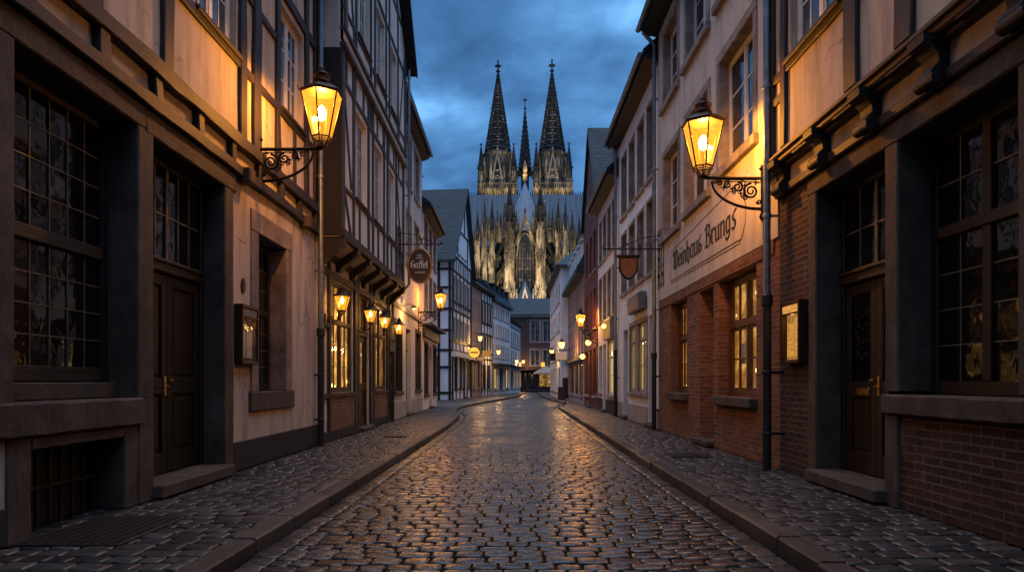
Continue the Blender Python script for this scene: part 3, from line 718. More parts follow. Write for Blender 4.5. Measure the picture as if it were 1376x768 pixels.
for u in np.linspace(13.72, 21.25, 7):
    prof = [(.0, 3.78), (.10, 3.80), (.16, 3.9), (.26, 3.96), (.40, 4.06), (.50, 4.14), (.52, 4.28), (.0, 4.28)]
    h.put(MB().prism(prof, 0, u-.13, u+.13), 'corbel', 'timber_dark')
sf = MB(); sf.add([(B0,.02,4.02), (B1,.02,4.02), (B1,U-.02,4.27), (B0,U-.02,4.27)], [(0,1,2,3)]); h.put(sf, 'soffit', 'plaster_warm')
h.put(MB().box(B0, B1, .0, U+.07, 4.29, 4.50, .02), 'jetty_beam', 'timber_dark')
cols_ = [(14.75, 16.0), (16.75, 17.95), (18.7, 19.8)]
for a, b in cols_:
    h.window(a, b, 5.45, 7.45, w=U, dep=.12, cols=4, rows=3, sill='timber_dark', fw=.075, sill_h=.06, sill_o=.08)
    h.window(a, b, 9.15, 11.0, w=U+.06, dep=.12, cols=4, rows=3, sill='timber_dark', fw=.075, sill_h=.06, sill_o=.08)
h.wall('upper_wall', 'plaster_infill', B0, B1, 4.5, 8.4, w=U)
PK = 17.45; ZE, ZP = 11.9, 15.9
def gab(mb): mb.add([(B0,U+.06,ZE), (B1,U+.06,ZE), (PK,U+.06,ZP)], [(0,1,2)])
h.wall('gable_wall', 'plaster_infill', B0, B1, 8.4, ZE, w=U+.06, extra=gab)
h.body('plaster_infill', B0, B1, ZE, 8.0, wn=U, z0=4.3); h.body('plaster_infill', B0, B1, 4.3, 8.0)
# near jetty cheek, boarded
ck = MB(); ck.box(B0-.03, B0-.002, .02, U+.02, 4.32, 8.2, .005); h.put(ck, 'jetty_cheek', 'timber_black')
t = MB(); J = .01; w1 = U+.045; w2 = U+.10
for u, wd in ((13.68,.2), (14.6,.105), (16.12,.105), (16.62,.105), (18.08,.105), (18.56,.105), (19.94,.105), (21.28,.2)):
    t.bar(u, 4.5, u, 8.25, wd, U-.02, w1, J); t.bar(u, 8.6, u, ZE if u < 14 or u > 20.8 else 12.6, wd, U+.03, w2, J)
for z in (5.38, 7.62): t.bar(B0, z, B1, z, .10, U-.02, w1-.006, J)
for z in (8.28, 8.62): t.bar(B0, z, B1, z, .1, U-.02, U+.115, J)
for z in (9.06, 11.2, 12.5): t.bar(B0 if z < 12 else 14.3, z, B1 if z < 12 else 20.6, z, .10, U+.03, w2-.006, J)
t.bar(13.85, 5.3, 14.35, 4.5, .085, U-.02, w1-.012, J); t.bar(13.8, 7.5, 14.4, 5.5, .085, U-.02, w1-.012, J); t.bar(20.1, 7.5, 21.1, 4.6, .09, U-.02, w1-.012, J)
t.bar(15.2, 4.5, 15.2, 5.3, .1, U-.02, w1-.01, J); t.bar(17.3, 4.5, 17.3, 5.3, .1, U-.02, w1-.01, J); t.bar(19.2, 4.5, 19.2, 5.3, .1, U-.02, w1-.01, J)
t.bar(20.1, 8.7, 21.1, 11.6, .09, U+.03, w2-.012, J); t.bar(13.85, 11.1, 14.45, 8.7, .085, U+.03, w2-.012, J)
for u in np.arange(14.0, 21, .8): t.bar(u, 7.68, u, 8.2, .1, U-.02, w1-.014, J)
t.bar(15.0, 12.6, 17.2, 15.2, .1, U+.03, w2-.012, J); t.bar(19.9, 12.6, 17.7, 15.2, .1, U+.03, w2-.012, J); t.bar(PK, 12.5, PK, 15.5, .16, U+.03, w2, J)
h.put(t, 'timber_frame', 'timber_grey')
h.gable_roof(B0, B1, ZE, ZP, 8.0, over=.28, wf=U+.06, mat='slate_dark', eo=.45)
h.pipe(21.3, 0, 11.4, w=U+.2, zsplit=2.2, r=.045, jog=4.2)

# ------------------------------------------------------------------ tall and low plaster houses beyond the pub
h = left('plaster_house', 'tall pale plaster house with bracket lamp, between the timbered pub and a lower house', 25.0)
a0, a1 = 21.5, 29.1
for r, (z0, z1) in enumerate(((5.7, 7.75), (8.85, 10.75))):
    for u in (22.3, 24.75, 26.85): h.window(u, u+1.2, z0, z1, dep=.16, cols=2, rows=3, sur=.11, sm='stone_light', sill_h=.11)
for u in (22.4, 27.2): h.window(u, u+1.3, .95, 3.3, dep=.18, cols=2, rows=2, fm='frame_wood', sur=.16, sm='trachyte', sill='trachyte')
h.door(24.7, 25.9, .1, 3.3, dep=.22, transom=2.4, cols=2, rows=1)
h.wall('wall', 'plaster_warm', a0, a1, 0, 11.4); h.body('plaster_warm', a0, a1, 11.4, 8)
for p_, q_ in ((a0, 24.6), (26.0, a1)): h.put(MB().box(p_, q_, 0, .03, 0, .6, .01), 'plinth', 'plaster_grey')
h.put(MB().box(a0, a1, 0, .07, 3.85, 4.02, .02), 'cornice', 'stone_light')
h.eaves_roof(a0, a1, 11.4, 15, 8, over=.35)
h = left('low_plaster_house', 'lower pale plaster house at the lane corner, dark shopfront and hipped eave', 32.0)
a0, a1 = 29.2, 34.8
for z0, z1 in ((4.6, 6.3), (7.0, 8.7)):
    for u in (29.9, 31.6, 33.3): h.window(u, u+1.0, z0, z1, dep=.14, cols=2, rows=2, sur=.1, sill_h=.1, fm='grey_paint')
for u in (29.9, 33.2): h.window(u, u+1.2, .7, 3.0, dep=.16, cols=2, rows=1, fm='timber_black', sill='trachyte', sur=.14, sm='trachyte')
h.door(31.6, 32.7, .1, 3.0, dep=.2, transom=2.3, cols=2, rows=1)
h.wall('wall', 'plaster_white', a0, a1, 0, 9.2); h.body('plaster_white', a0, a1, 9.2, 8)
h.put(MB().box(a0, a1, 0, .14, 3.3, 3.75, .02), 'shop_fascia', 'shop_dark'); h.put(MB().box(a0, a1, .0, .5, 3.78, 3.9, .02), 'canopy', 'shop_dark')
h.eaves_roof(a0, a1, 9.2, 12.2, 8, over=.4)
h.put(MB().box(30.2, 30.9, -2.6, -1.9, 10.6, 12.6, .02).box(30.12, 30.98, -2.68, -1.82, 12.6, 12.75, .02), 'chimney', 'brick_brown')

# ------------------------------------------------------------------ the bend on the left
def slant(name, label, p, q):
    d = (q[0]-p[0], q[1]-p[1]); L = math.hypot(*d); n = (d[1]/L, -d[0]/L)
    return House(name, label, 'house', p, d, n, 0.0), L
h, L = slant('slate_gabled_house', 'black and white timbered corner house with tall slate roof and steep gable', (-4.25, 46), (-3.35, 54))
ze, zp = 10.2, 16.0
for z0, z1 in ((4.3, 5.9), (7.1, 8.9)):
    for i in range(5): h.window(.5+1.48*i, 1.45+1.48*i, z0, z1, dep=.08, cols=2, rows=3, fm='grey_paint', sill='timber_black', sill_h=.06)
for i in range(3): h.window(2.4+1.2*i, 3.2+1.2*i, 10.7, 12.2, dep=.08, cols=2, rows=2, fm='grey_paint', sill='timber_black', sill_h=.06)
for u in (1.0, 2.9, 6.0): h.window(u, u+1.5, .8, 3.0, dep=.1, cols=2, rows=1, fm='timber_black', sill='timber_black', lit='lit_dim' if u != 2.9 else None)
h.door(4.7, 5.7, .1, 2.9, dep=.15, transom=2.2, cols=2, rows=1, mat='timber_black')
pk = L*.6
def gab(mb): mb.add([(0,0,ze), (L,0,ze), (pk,0,zp)], [(0,1,2)])
h.wall('wall', 'plaster_pale', 0, L, 0, ze, extra=gab); h.body('plaster_pale', 0, L, ze, 8)
t = MB(); t_ = .06
for z in (3.5, 4.15, 6.4, 6.95, 9.2, 10.3): t.bar(0, z, L, z, .17, -.02, .05)
for u in (.12, .4, 1.55, 3.03, 4.5, 5.98, 7.5, L-.1): t.bar(u, 0, u, 10.2, .14, -.02, .06)
for u in (.9, 2.4, 3.8, 5.2, 6.7): t.bar(u, 6.5, u, 6.9, .1, -.02, .045); t.bar(u, 9.3, u, 10.2, .1, -.02, .045)
t.bar(.6, 10.4, 4.2, 14.2, .16, -.02, .045); t.bar(2.0, 12.5, 6.4, 12.5, .16, -.02, .05); t.bar(2.2, 10.4, 2.2, 12.4, .13, -.02, .06); t.bar(6.1, 10.4, 6.1, 12.4, .13, -.02, .06); t.bar(4.8, 12.6, 4.8, 16, .15, -.02, .06)
h.put(t, 'timber_frame', 'timber_black')
# timbering of the side that faces the lane, a frame laid on u = 0
sd = MB()
for z in (.5, 2.3, 3.5, 4.9, 6.4, 7.9, 9.2, 10.25): sd.box(-.05, .01, -5.5, .0, z-.09, z+.09)
for wv in (-.12, -.9, -1.7, -2.6, -3.6): sd.box(-.054, .01, wv-.09, wv+.09, 0, 10.3)
h.put(sd, 'timber_frame', 'timber_black')
sw = MB(); sw.box(-.03, .02, -1.55, -1.0, .9, 3.1); w_ = h.put(sw, 'window', 'frame_wood'); h.put(MB().box(-.045, -.032, -1.5, -1.05, 1.0, 2.0), 'pane', 'lit_warm', w_)
r = h.gable_roof(0, L, ze, zp, 8, over=.3, mat='slate', eo=.5, peak=pk)
fi = MB(); fi.lathe([(.12,0), (.10,.3), (.05,.4), (.16,.65), (.05,.9), (.03,1.3), (.10,1.42), (.02,1.6), (.005,1.9)], (pk,-3.5,zp+.2), 8); fi.box(pk-.03, pk+.03, -3.78, -3.22, zp+1.25, zp+1.33)
h.put(fi, 'finial', 'iron', r)
h.put(MB().box(.0, L, .0, .3, 3.05, 3.4, .02), 'shop_fascia', 'sign_white')

h, L = slant('rose_plaster_house', 'narrow rose plaster house with sign lantern, right of the slate-roofed timbered gable', (-3.35, 54.1), (-2.75, 58))
for z0, z1 in ((3.9, 5.5), (6.5, 8.2)):
    for u in (.5, 1.7, 2.9): h.window(u, u+.75, z0, z1, dep=.12, cols=2, rows=2, fm='grey_paint', sill_h=.08)
h.window(.5, 1.6, .7, 2.9, dep=.1, cols=2, rows=1, fm='timber_black', lit='lit_pale'); h.window(2.6, 3.6, .7, 2.9, dep=.1, cols=2, rows=1, fm='timber_black', lit='lit_dim')
h.wall('wall', 'plaster_rose', 0, L, 0, 9.5); h.body('plaster_rose', 0, L, 9.5, 8); h.eaves_roof(0, L, 9.5, 12.4, 8, over=.3, mat='slate')
h.put(MB().box(.1, L-.1, 0, .2, 3.0, 3.4, .02), 'shop_fascia', 'shop_dark')
h, L = slant('narrow_timbered_house', 'narrow grey timbered house with pale bands under its windows, past the rose house', (-2.75, 58.05), (-1.9, 62.5))
for z0, z1 in ((3.9, 5.4), (6.6, 8.3)):
    for u in (.35, 1.45, 2.55, 3.6): h.window(u, u+.75, z0, z1, dep=.1, cols=2, rows=2, fm='timber_black', sill='timber_black', sill_h=.08)
h.window(.4, 1.9, .6, 2.8, dep=.04, cols=2, rows=1, fm='timber_black', lit='lit_dim'); h.window(2.6, 4.0, .6, 2.8, dep=.1, cols=2, rows=1, fm='timber_black')
h.wall('wall', 'plaster_pale', 0, L, 0, 9.5); h.body('plaster_pale', 0, L, 9.5, 8); h.eaves_roof(0, L, 9.5, 12.4, 8, over=.35, mat='slate')
t = MB()
for z in (3.3, 3.8, 5.55, 6.5, 8.45, 9.3): t.bar(0, z, L, z, .16, -.02, .05)
for u in (.1, 1.25, 2.4, 3.45, L-.1): t.bar(u, 0, u, 9.3, .13, -.02, .056)
h.put(t, 'timber_frame', 'timber_black')
h, L = slant('long_white_house', 'long white three-storey house with slate mansard and dormers, on the left bend', (-1.9, 62.55), (-.2, 71))
for z0, z1 in ((3.6, 4.9), (5.6, 6.9), (7.5, 8.6)):
    for i in range(7): h.window(.45+1.15*i, 1.15+1.15*i, z0, z1, dep=.1, cols=2, rows=2, fm='grey_paint', sill_h=.07)
for i in range(3): h.window(.6+2.8*i, 2.4+2.8*i, .5, 2.6, dep=.15, cols=2, rows=1, fm='timber_black', lit='lit_pale' if i != 1 else None)
h.wall('wall', 'plaster_pale', 0, L, 0, 9.0); h.body('plaster_pale', 0, L, 9.0, 8)
h.put(MB().box(.2, L-.2, 0, .7, 2.85, 3.05, .02), 'canopy', 'shop_dark')
mr = MB(); mr.prism([(.35, 8.95), (.35, 9.1), (-.7, 11.0), (-4, 11.8), (-7.4, 11.0), (-8.3, 9.0)], 0, -.1, L+.1); r = h.put(mr, 'roof', 'slate')
for i in range(4): h.put(MB().box(.8+2.1*i, 1.7+2.1*i, -1.6, -.05, 9.4, 10.7).box(.7+2.1*i, 1.8+2.1*i, -1.7, .05, 10.7, 10.8), 'dormer', 'slate_dark', r)
h, L = slant('grey_corner_house', 'greyish house at the far left end of the street, lit shopfront', (-.2, 71.05), (1.0, 79))
for z0, z1 in ((3.4, 4.7), (5.5, 6.8)):
    for i in range(5): h.window(.6+1.5*i, 1.5+1.5*i, z0, z1, dep=.1, cols=2, rows=2, fm='grey_paint', sill_h=.07)
for i in range(3): h.window(.6+2.6*i, 2.4+2.6*i, .5, 2.5, dep=.15, cols=2, rows=1, fm='timber_black', lit='lit_pale' if i > 0 else None)
h.wall('wall', 'plaster_white', 0, L, 0, 8.0); h.body('plaster_white', 0, L, 8.0, 8); h.eaves_roof(0, L, 8.0, 10.2, 8, over=.3, mat='slate')
h.put(MB().box(.2, L-.2, 0, .6, 2.8, 3.0, .02), 'canopy', 'shop_dark'); h.put(MB().box(0, L, 0, .06, 5.05, 5.2).box(0, L, 0, .06, 7.2, 7.35), 'cornice', 'stone_light')

# ------------------------------------------------------------------ house with brick and stone ground floor, right front
h = right('brick_and_timber_house', 'brick and stone house with carved jetty beam and panelled door, nearest on the street', 6.0)
A0, A1 = -30.0, 9.78
D = .34
h.window(5.15, 6.74, 1.17, 3.77, dep=D, cols=4, rows=(4,2), transom=2.78, fm='frame_wood', glass='glass_old', sill=None, came='lead_came', bar=.013, fw=.10, tilt=.005)
h.window(2.2, 3.9, 1.17, 3.77, dep=D, cols=4, rows=(4,2), transom=2.78, fm='frame_wood', glass='glass_old', sill=None, came='lead_came', bar=.013, fw=.10, tilt=.005)
h.op[0.0] = []
h.opening(0, 4.95, 6.95, 1.0, 3.9, D+.08); h.opening(0, 6.945, 8.72, -.02, 3.9, D+.08); h.opening(0, 2.0, 4.0, 1.0, 3.9, D+.08)
d = h.door(6.985, 8.555, .16, 3.765, dep=D, leaves=2, transom=2.52, cols=4, rows=2, glass='glass_old', op=False, mat='frame_wood', glazed=True)
ml = MB(); ml.box(7.9, 8.2, -D+.02, -D+.035, 1.13, 1.22, .006); h.put(ml, 'mail_slot', 'brass', d)
og = MB()      # wrought iron scrolls before the door panes
for a, b in ((7.19, 7.64), (7.90, 8.35)):
    for k in range(5):
        zc = 1.62+.17*k
        for s_ in (-1, 1):
            cx = (a+b)/2+s_*.085
            og.tube([(cx+.075*(1-i/15)*math.cos(i*.6+k), -D+.012, zc+.075*(1-i/15)*math.sin(i*.6+k)*s_) for i in range(15)], .0075, 5)
    for q in (a+.02, (a+b)/2, b-.02): og.box(q-.007, q+.007, -D+.004, -D+.018, 1.45, 2.42)
h.put(og, 'door_grille', 'iron', d)
st = MB()
st.block(6.742, 6.98, -.44, .03, 1.2, 3.768, .015); st.block(6.742, 6.98, -.44, .034, 0, .95, .015); st.block(8.558, 8.77, -.44, .03, 1.3, 3.768, .015); st.block(8.558, 8.77, -.44, .034, 0, 1.296, .015); st.block(4.86, 5.148, -.44, .03, 1.2, 3.768, .015)
st.block(3.902, 4.2, -.44, .03, 1.2, 3.768, .015)
st.block(1.5, 4.9, -.44, .032, 3.772, 4.0, .015); st.block(4.904, 6.86, -.44, .036, 3.772, 4.0, .015); st.block(6.864, 8.8, -.44, .034, 3.772, 4.0, .015)
st.block(4.2, 6.98, -.44, .07, .954, 1.165, .02); st.block(1.5, 4.196, -.44, .066, .954, 1.165, .02)
h.put(st, 'stone_surround', 'trachyte')
h.wall('wall', 'brick_brown', A0, A1, 0, 4.0)
J = .15
h.put(MB().box(A0, A1, -.02, .09, 4.004, 4.13, .02), 'lower_beam', 'timber_dark')
h.put(MB().box(A0, A1, -.02, .03, 4.134, 4.37), 'panel', 'plaster_cream')
bm_ = MB(); bm_.box(A0, A1, -.02, J+.05, 4.42, 4.60, .02); bm_.box(A0, A1, -.02, J+.09, 4.50, 4.55, .01); bm_.box(A0, A1, -.02, .12, 4.374, 4.416, .008)
h.put(bm_, 'jetty_beam', 'timber_brown')
for u in (5.0, 6.05, 7.15, 8.27, 9.45):
    k = MB(); prof = [(.0, 4.02), (.14, 4.015), (.20, 4.05), (.21, 4.11), (.17, 4.16), (.13, 4.20), (.14, 4.27), (.19, 4.34), (.27, 4.38), (.28, 4.46), (.0, 4.46)]
    k.prism(prof, 0, u-.12, u+.12); k.lathe([(.055,-.13), (.06,-.1), (.06,.1), (.055,.13)], (0,0,0), 10) if False else None
    k.tube([(u-.14,.155,4.06), (u+.14,.155,4.06)], .062, 10)
    k.box(u-.13, u+.62, .03, .20, 4.385, 4.415, .006)
    h.put(k, 'corbel', 'timber_black')
for a, b in ((7.62, 9.05), (3.6, 5.0)): h.window(a, b, 5.75, 7.6, w=J, dep=.12, cols=4, rows=3, fm='white_paint', glass='glass_blue', sill='timber_dark', fw=.085, sill_h=.07, sill_o=.10)
h.wall('upper_wall', 'plaster_cream', A0, A1, 4.6, 9.9, w=J); h.body('plaster_grey', A0, A1, 9.9, 8, wn=J, z0=4.45); h.body('brick_brown', A0, A1, 4.45, 8)
t = MB(); q = .010; w1 = J+.05
for u, wd in ((3.4,.24), (5.15,.22), (6.38,.28), (7.38,.28), (9.22,.17), (9.66,.22)): t.bar(u, 4.6, u, 9.8, wd, J-.02, w1, q)
t.bar(A0, 5.66, A1, 5.66, .11, J-.02, w1-.01, q); t.bar(A0, 7.75, A1, 7.75, .18, J-.02, w1-.006, q)
t.bar(9.3, 5.35, 9.6, 5.35, .12, J-.02, w1-.012, q); t.bar(5.3, 6.9, 6.3, 6.9, .14, J-.02, w1-.008, q)
h.put(t, 'timber_frame', 'timber_dark')
h.pipe(9.66, 0, 9.4, w=.24, zsplit=2.5)
h.eaves_roof(A0, A1, 9.9, 14, 8, over=.4, wf=J)

# ------------------------------------------------------------------ wine tavern
h = right('wine_tavern', 'pale plaster tavern with blackletter wall writing over a red brick ground floor', 14.0)
A0, A1 = 9.785, 17.8
def tav(u0, u1, z0=1.02, lit='lit_tavern'):
    f = h.window(u0, u1, z0, 3.22, dep=.24, cols=4, rows=(2,1), transom=2.35, fm='frame_brown', glass='glass_old', sill='trachyte', lit=lit, fw=.09, bar=.03, sill_h=.16, sill_o=.14)
    return f
f = tav(10.72, 12.7); tav(14.95, 16.5)
pn = MB(); pn.box(11.95, 12.22, -.27, -.262, 1.62, 2.0); h.put(pn, 'paper_notice', 'paper', f)
h.door(13.0, 13.95, .12, 3.2, dep=.42, leaves=1, transom=2.5, cols=2, rows=1, glazed=True, lit='lit_dim', mat='frame_brown')
h.wall('wall', 'brick_red', A0, A1, 0, 3.46)
sl = MB()
for k in range(int((17.75-9.95)/.11)):
    sl.box(9.95+.11*k+.006, 9.95+.11*(k+1)-.004, -.02, .022+.004*random.random(), 3.24, 3.455, .006)
h.put(sl, 'soldier_course', 'brick_red')
for u0, u1, z0, z1 in ((10.75,12.5,5.3,7.35), (13.25,14.9,5.15,7.2), (15.6,17.1,5.05,7.1), (10.75,12.5,8.55,10.5), (13.3,14.9,8.5,10.4), (15.7,17.1,8.45,10.3)):
    h.window(u0, u1, z0, z1, w=.03, dep=.2, cols=2, rows=3, sur=.17, sm='stone_light', sill='stone_light', sill_h=.17, sill_o=.10, fw=.085, bar=.04)
h.wall('upper_wall', 'plaster_warm', A0, A1, 3.46, 11.0, w=.03)
h.body('plaster_warm', A0, A1, 11.0, 8, wn=.03, z0=3.46); h.body('brick_red', A0, A1, 3.46, 8)
h.put(MB().box(A0, A1, -.01, .028, 3.457, 3.462), 'drip_edge', 'stone_light')
h.eaves_roof(A0, A1, 11.0, 14.8, 8, over=.45, wf=.03)
h.pipe(17.75, 0, 10.4, w=.15, zsplit=2.0, top=.3)
# blackletter strokes drawn with a broad nib
S6 = [[(1.25,4.7),(.45,4.0),(0,3),(0,.7),(.6,.1),(1.35,.6),(1.45,1.7),(.8,2.3),(.1,1.9)]]
mn = lambda x: [(x-.32,3.4),(x,3.8),(x,.45),(x+.35,.1)]
GL = {'n': ([mn(0), [(0.15,3.2),(1.1,3.9),(1.5,3.5),(1.5,.45),(1.85,.1)]], 2.7), 'u': ([[(-.3,3.5),(0,3.8),(0,.5),(.4,.1),(1.4,.7)], [(1.25,3.5),(1.5,3.8),(1.5,.45),(1.85,.1)]], 2.7),
      'i': ([mn(0), [(-.12,4.9),(.18,5.25)]], 1.25), 'h': ([[(-.3,5.7),(0,6),(0,.45),(.35,.1)], [(.15,3.2),(1.0,3.9),(1.5,3.4),(1.5,.6),(1.0,-.9)]], 2.6),
      'a': ([[(1.5,3.9),(1.5,.45),(1.85,.1)], [(1.5,3.7),(.6,3.9),(0,3.2),(0,.7),(.5,.1),(1.5,.9)]], 2.7), 'e': ([[(1.5,.7),(.7,.1),(0,.6),(0,3.2),(.7,3.9),(1.4,3.2),(1.3,2.4),(.1,1.8)]], 2.2),
      'z': (S6, 2.2), 's': ([[(1.7,4.4),(.9,3.95),(.2,3.3),(.4,2.5),(1.3,1.8),(1.45,.8),(.8,.1),(-.1,.5)]], 2.2), 'r': ([mn(0), [(.15,3.2),(.9,3.9),(1.4,3.4)]], 2.1),
      'g': ([[(1.5,3.9),(1.5,-.2),(1.0,-1.2),(.3,-1.4),(-.2,-.9)], [(1.5,3.7),(.6,3.9),(0,3.2),(0,.8),(.5,.2),(1.5,.9)]], 2.7),
      'W': ([[(-.4,4.9),(.3,5.9),(.5,5.3),(.5,.8),(1.0,.1),(1.8,.8)], [(1.3,5.5),(1.8,5.9),(1.8,.8),(2.4,.1),(3.2,.8),(3.3,4.6),(2.8,5.8)]], 4.4),
      'B': ([[(.5,5.9),(.5,.3)], [(-.4,5.1),(.6,6.0),(2.0,5.6),(2.2,4.4),(1.5,3.5),(.6,3.1)], [(1.5,3.4),(2.6,2.5),(2.5,.8),(1.6,.1),(-.3,.4)]], 3.5),
      'f': ([[(1.3,5.6),(.9,6),(.4,5.5),(.4,.1)], [(-.3,3.8),(1.2,3.9)]], 1.6), 'l': ([[(-.3,5.7),(0,6),(0,.45),(.4,.1)]], 1.2), 't': ([[(0,5.2),(0,.45),(.5,.1)], [(-.4,3.8),(.8,3.9)]], 1.5),
      'G': ([[(2.0,5.3),(1.3,5.9),(.2,5.1),(0,1.2),(.9,.1),(2.1,.8),(2.2,2.6),(1.2,3.1),(.5,2.7)]], 2.9), ' ': ([], 1.9)}
def nib_text(mb, txt, P, size, thick, nib=.54, ang=.7):
    """P(x, y, t) puts a letter coordinate into the builder's space"""
    x0 = 0.0; e = (math.cos(ang)*nib/2, math.sin(ang)*nib/2)
    e2 = (-math.sin(ang)*.11, math.cos(ang)*.11)
    for ch in txt:
        strokes, adv = GL[ch]
        for sk in strokes:
            for (ax, ay), (bx, by) in zip(sk, sk[1:]):
                pts = [(ax+s1*e[0]+s2*e2[0], ay+s1*e[1]+s2*e2[1]) for s1 in (-1,1) for s2 in (-1,1)] + [(bx+s1*e[0]+s2*e2[0], by+s1*e[1]+s2*e2[1]) for s1 in (-1,1) for s2 in (-1,1)]
                pts = sorted(set(pts)); lo = []; hi = []
                for p in pts:
                    while len(lo) > 1 and (lo[-1][0]-lo[-2][0])*(p[1]-lo[-2][1])-(lo[-1][1]-lo[-2][1])*(p[0]-lo[-2][0]) <= 0: lo.pop()
                    lo.append(p)
                for p in pts[::-1]:
                    while len(hi) > 1 and (hi[-1][0]-hi[-2][0])*(p[1]-hi[-2][1])-(hi[-1][1]-hi[-2][1])*(p[0]-hi[-2][0]) <= 0: hi.pop()
                    hi.append(p)
                hull = lo[:-1]+hi[:-1]; n = len(hull); th = thick*(1+random.random()*.3)
                vs = [P((x0+p[0])*size, p[1]*size, 0) for p in hull] + [P((x0+p[0])*size, p[1]*size, th) for p in hull]
                mb.add(vs, [list(range(n, 2*n)), list(range(n-1,-1,-1))]+[[i, (i+1) % n, n+(i+1) % n, n+i] for i in range(n)])
        x0 += adv
    return x0*size
tot = sum(GL[c][1] for c in 'Weinhauz Brungs'); sz = 4.55/tot; x_ = 16.08
for word in ('Weinhauz ', 'Brungs'):
    tx = MB(); wd = nib_text(tx, word, lambda x, y, t: (x_-x, .029+t, 4.02+y*.64), sz, .012); x_ -= wd
    h.put(tx, 'lettering', 'letter_black')
fr = MB()
lp = [(16.35,3.74), (16.35,4.52), (11.35,4.78), (11.15,4.70), (11.12,4.5), (11.2,4.40), (11.1,4.28), (11.14,3.98), (11.3,3.78), (11.45,3.70)]
for (a, b), (c, d_) in zip(lp, lp[1:]+lp[:1]): fr.bar(a, b, c, d_, .015, .029, .034)
fr.bar(16.3, 3.80, 11.4, 3.765, .018, .029, .036)
h.put(fr, 'sign_outline', 'letter_black')
# ------------------------------------------------------------------ right side, further on
h = right('white_shop_house', 'white plaster house with tall shop windows and tilted plaque, next beyond the wine tavern', 21.0)
a0, a1 = 17.84, 24.6
for u in (18.4, 19.85, 21.35, 22.85): h.window(u, u+.95, 7.2, 9.3, dep=.18, cols=2, rows=3, sur=.10, sm='stone_light', sill_h=.14, fm='grey_paint')
for u in (18.4, 19.85, 21.35, 22.85): h.window(u, u+.95, 4.45, 6.5, dep=.18, cols=2, rows=3, sur=.10, sm='stone_light', sill_h=.14, fm='grey_paint')
h.window(19.4, 20.7, .95, 3.1, dep=.06, cols=2, rows=2, transom=2.6, sur=.14, lit='lit_pale', fm='grey_paint'); h.window(21.0, 22.15, .95, 3.1, dep=.06, cols=2, rows=2, transom=2.6, sur=.14, lit='lit_pale', fm='grey_paint')
h.door(18.15, 19.15, .1, 3.2, dep=.3, transom=2.4, cols=2, rows=1); h.door(22.6, 23.5, .1, 3.1, dep=.3, transom=2.3, cols=2, rows=1)
h.wall('wall', 'plaster_pale', a0, a1, 0, 10.3); h.body('plaster_pale', a0, a1, 10.3, 8)
for p_, q_ in ((a0, 18.08), (19.25, 22.5), (23.6, a1)): h.put(MB().box(p_, q_, 0, .03, 0, .55, .01), 'plinth', 'plaster_grey')
h.eaves_roof(a0, a1, 10.3, 14, 8, over=.45); h.pipe(24.5, 0, 9.9, w=.13, top=.3, zsplit=2.4)
h = right('white_lit_shop_house', 'white house with large lit shop window under a lit sign box beside the red house', 27.5)
a0, a1 = 24.66, 30.4
for z0, z1 in ((3.95, 5.85), (6.6, 8.4)):
    for u in (25.2, 26.5, 27.8, 29.1): h.window(u, u+.8, z0, z1, dep=.16, cols=2, rows=3, sur=.08, sill_h=.12, fm='grey_paint')
h.window(24.95, 27.2, .75, 2.95, dep=.06, cols=2, rows=(2,1), transom=2.3, lit='lit_pale', fm='white_paint', sur=.12)
h.door(27.9, 28.8, .1, 2.9, dep=.25, transom=2.2, cols=2, rows=1)
h.window(29.1, 30.1, .8, 2.9, dep=.15, cols=2, rows=1, fm='timber_black')
h.wall('wall', 'plaster_white', a0, a1, 0, 9.3); h.body('plaster_white', a0, a1, 9.3, 8)
for p_, q_ in ((a0, 27.8), (28.9, a1)): h.put(MB().box(p_, q_, 0, .03, 0, .55, .01), 'plinth', 'plinth_dark')
r = h.eaves_roof(a0, a1, 9.3, 13, 8, over=.45)
dm = MB(); dm.prism([(25.6, 9.6), (27.3, 9.6), (27.3, 11.3), (26.45, 12.0), (25.6, 11.3)], 1, -.2, -3); h.put(dm, 'dormer', 'slate_dark', r)
h = right('red_gabled_house', 'dark red gabled house with steep slate roof rising over the white eaves', 33.5)
a0, a1 = 30.46, 36.4; ze, zp = 9.8, 14.0
for z0, z1 in ((3.9, 5.8), (6.7, 8.6)):
    for u in (31.2, 32.8, 34.5): h.window(u, u+.95, z0, z1, dep=.14, cols=2, rows=3, fm='grey_paint', sill_h=.1)
h.window(33.0, 33.9, 10.4, 12, dep=.14, cols=2, rows=2, fm='grey_paint', sill_h=.1)
for u in (31.0, 34.2): h.window(u, u+1.5, .6, 2.9, dep=.12, cols=2, rows=1, fm='frame_brown', lit='lit_warm' if u > 34 else None)
h.door(32.9, 33.8, .1, 2.9, dep=.2, transom=2.2, cols=2, rows=1)
def gab(mb): mb.add([(a0,0,ze), (a1,0,ze), ((a0+a1)/2,0,zp)], [(0,1,2)])
h.wall('wall', 'plaster_red', a0, a1, 0, ze, extra=gab); h.body('plaster_red', a0, a1, ze, 8)
h.gable_roof(a0, a1, ze, zp, 8, over=.1, mat='slate', eo=.2)
h = right('cream_mansard_house', 'low cream house with slate mansard, dormers and glowing shopfront, past the red gable', 41.5)
a0, a1 = 36.46, 46.7
for z0, z1 in ((3.0, 4.5), (5.2, 6.7)):
    for i in range(6): h.window(37+1.6*i, 37.9+1.6*i, z0, z1, dep=.14, cols=2, rows=2, fm='white_paint', sill_h=.1)
for i, u in enumerate((37.0, 39.6, 42.4)): h.window(u, u+1.9, .5, 2.4, dep=.05, cols=2, rows=1, fm='timber_black', lit=('lit_pale', 'lit_warm', 'lit_dim')[i])
h.window(44.7, 46.0, .5, 2.4, dep=.12, cols=2, rows=1, fm='timber_black')
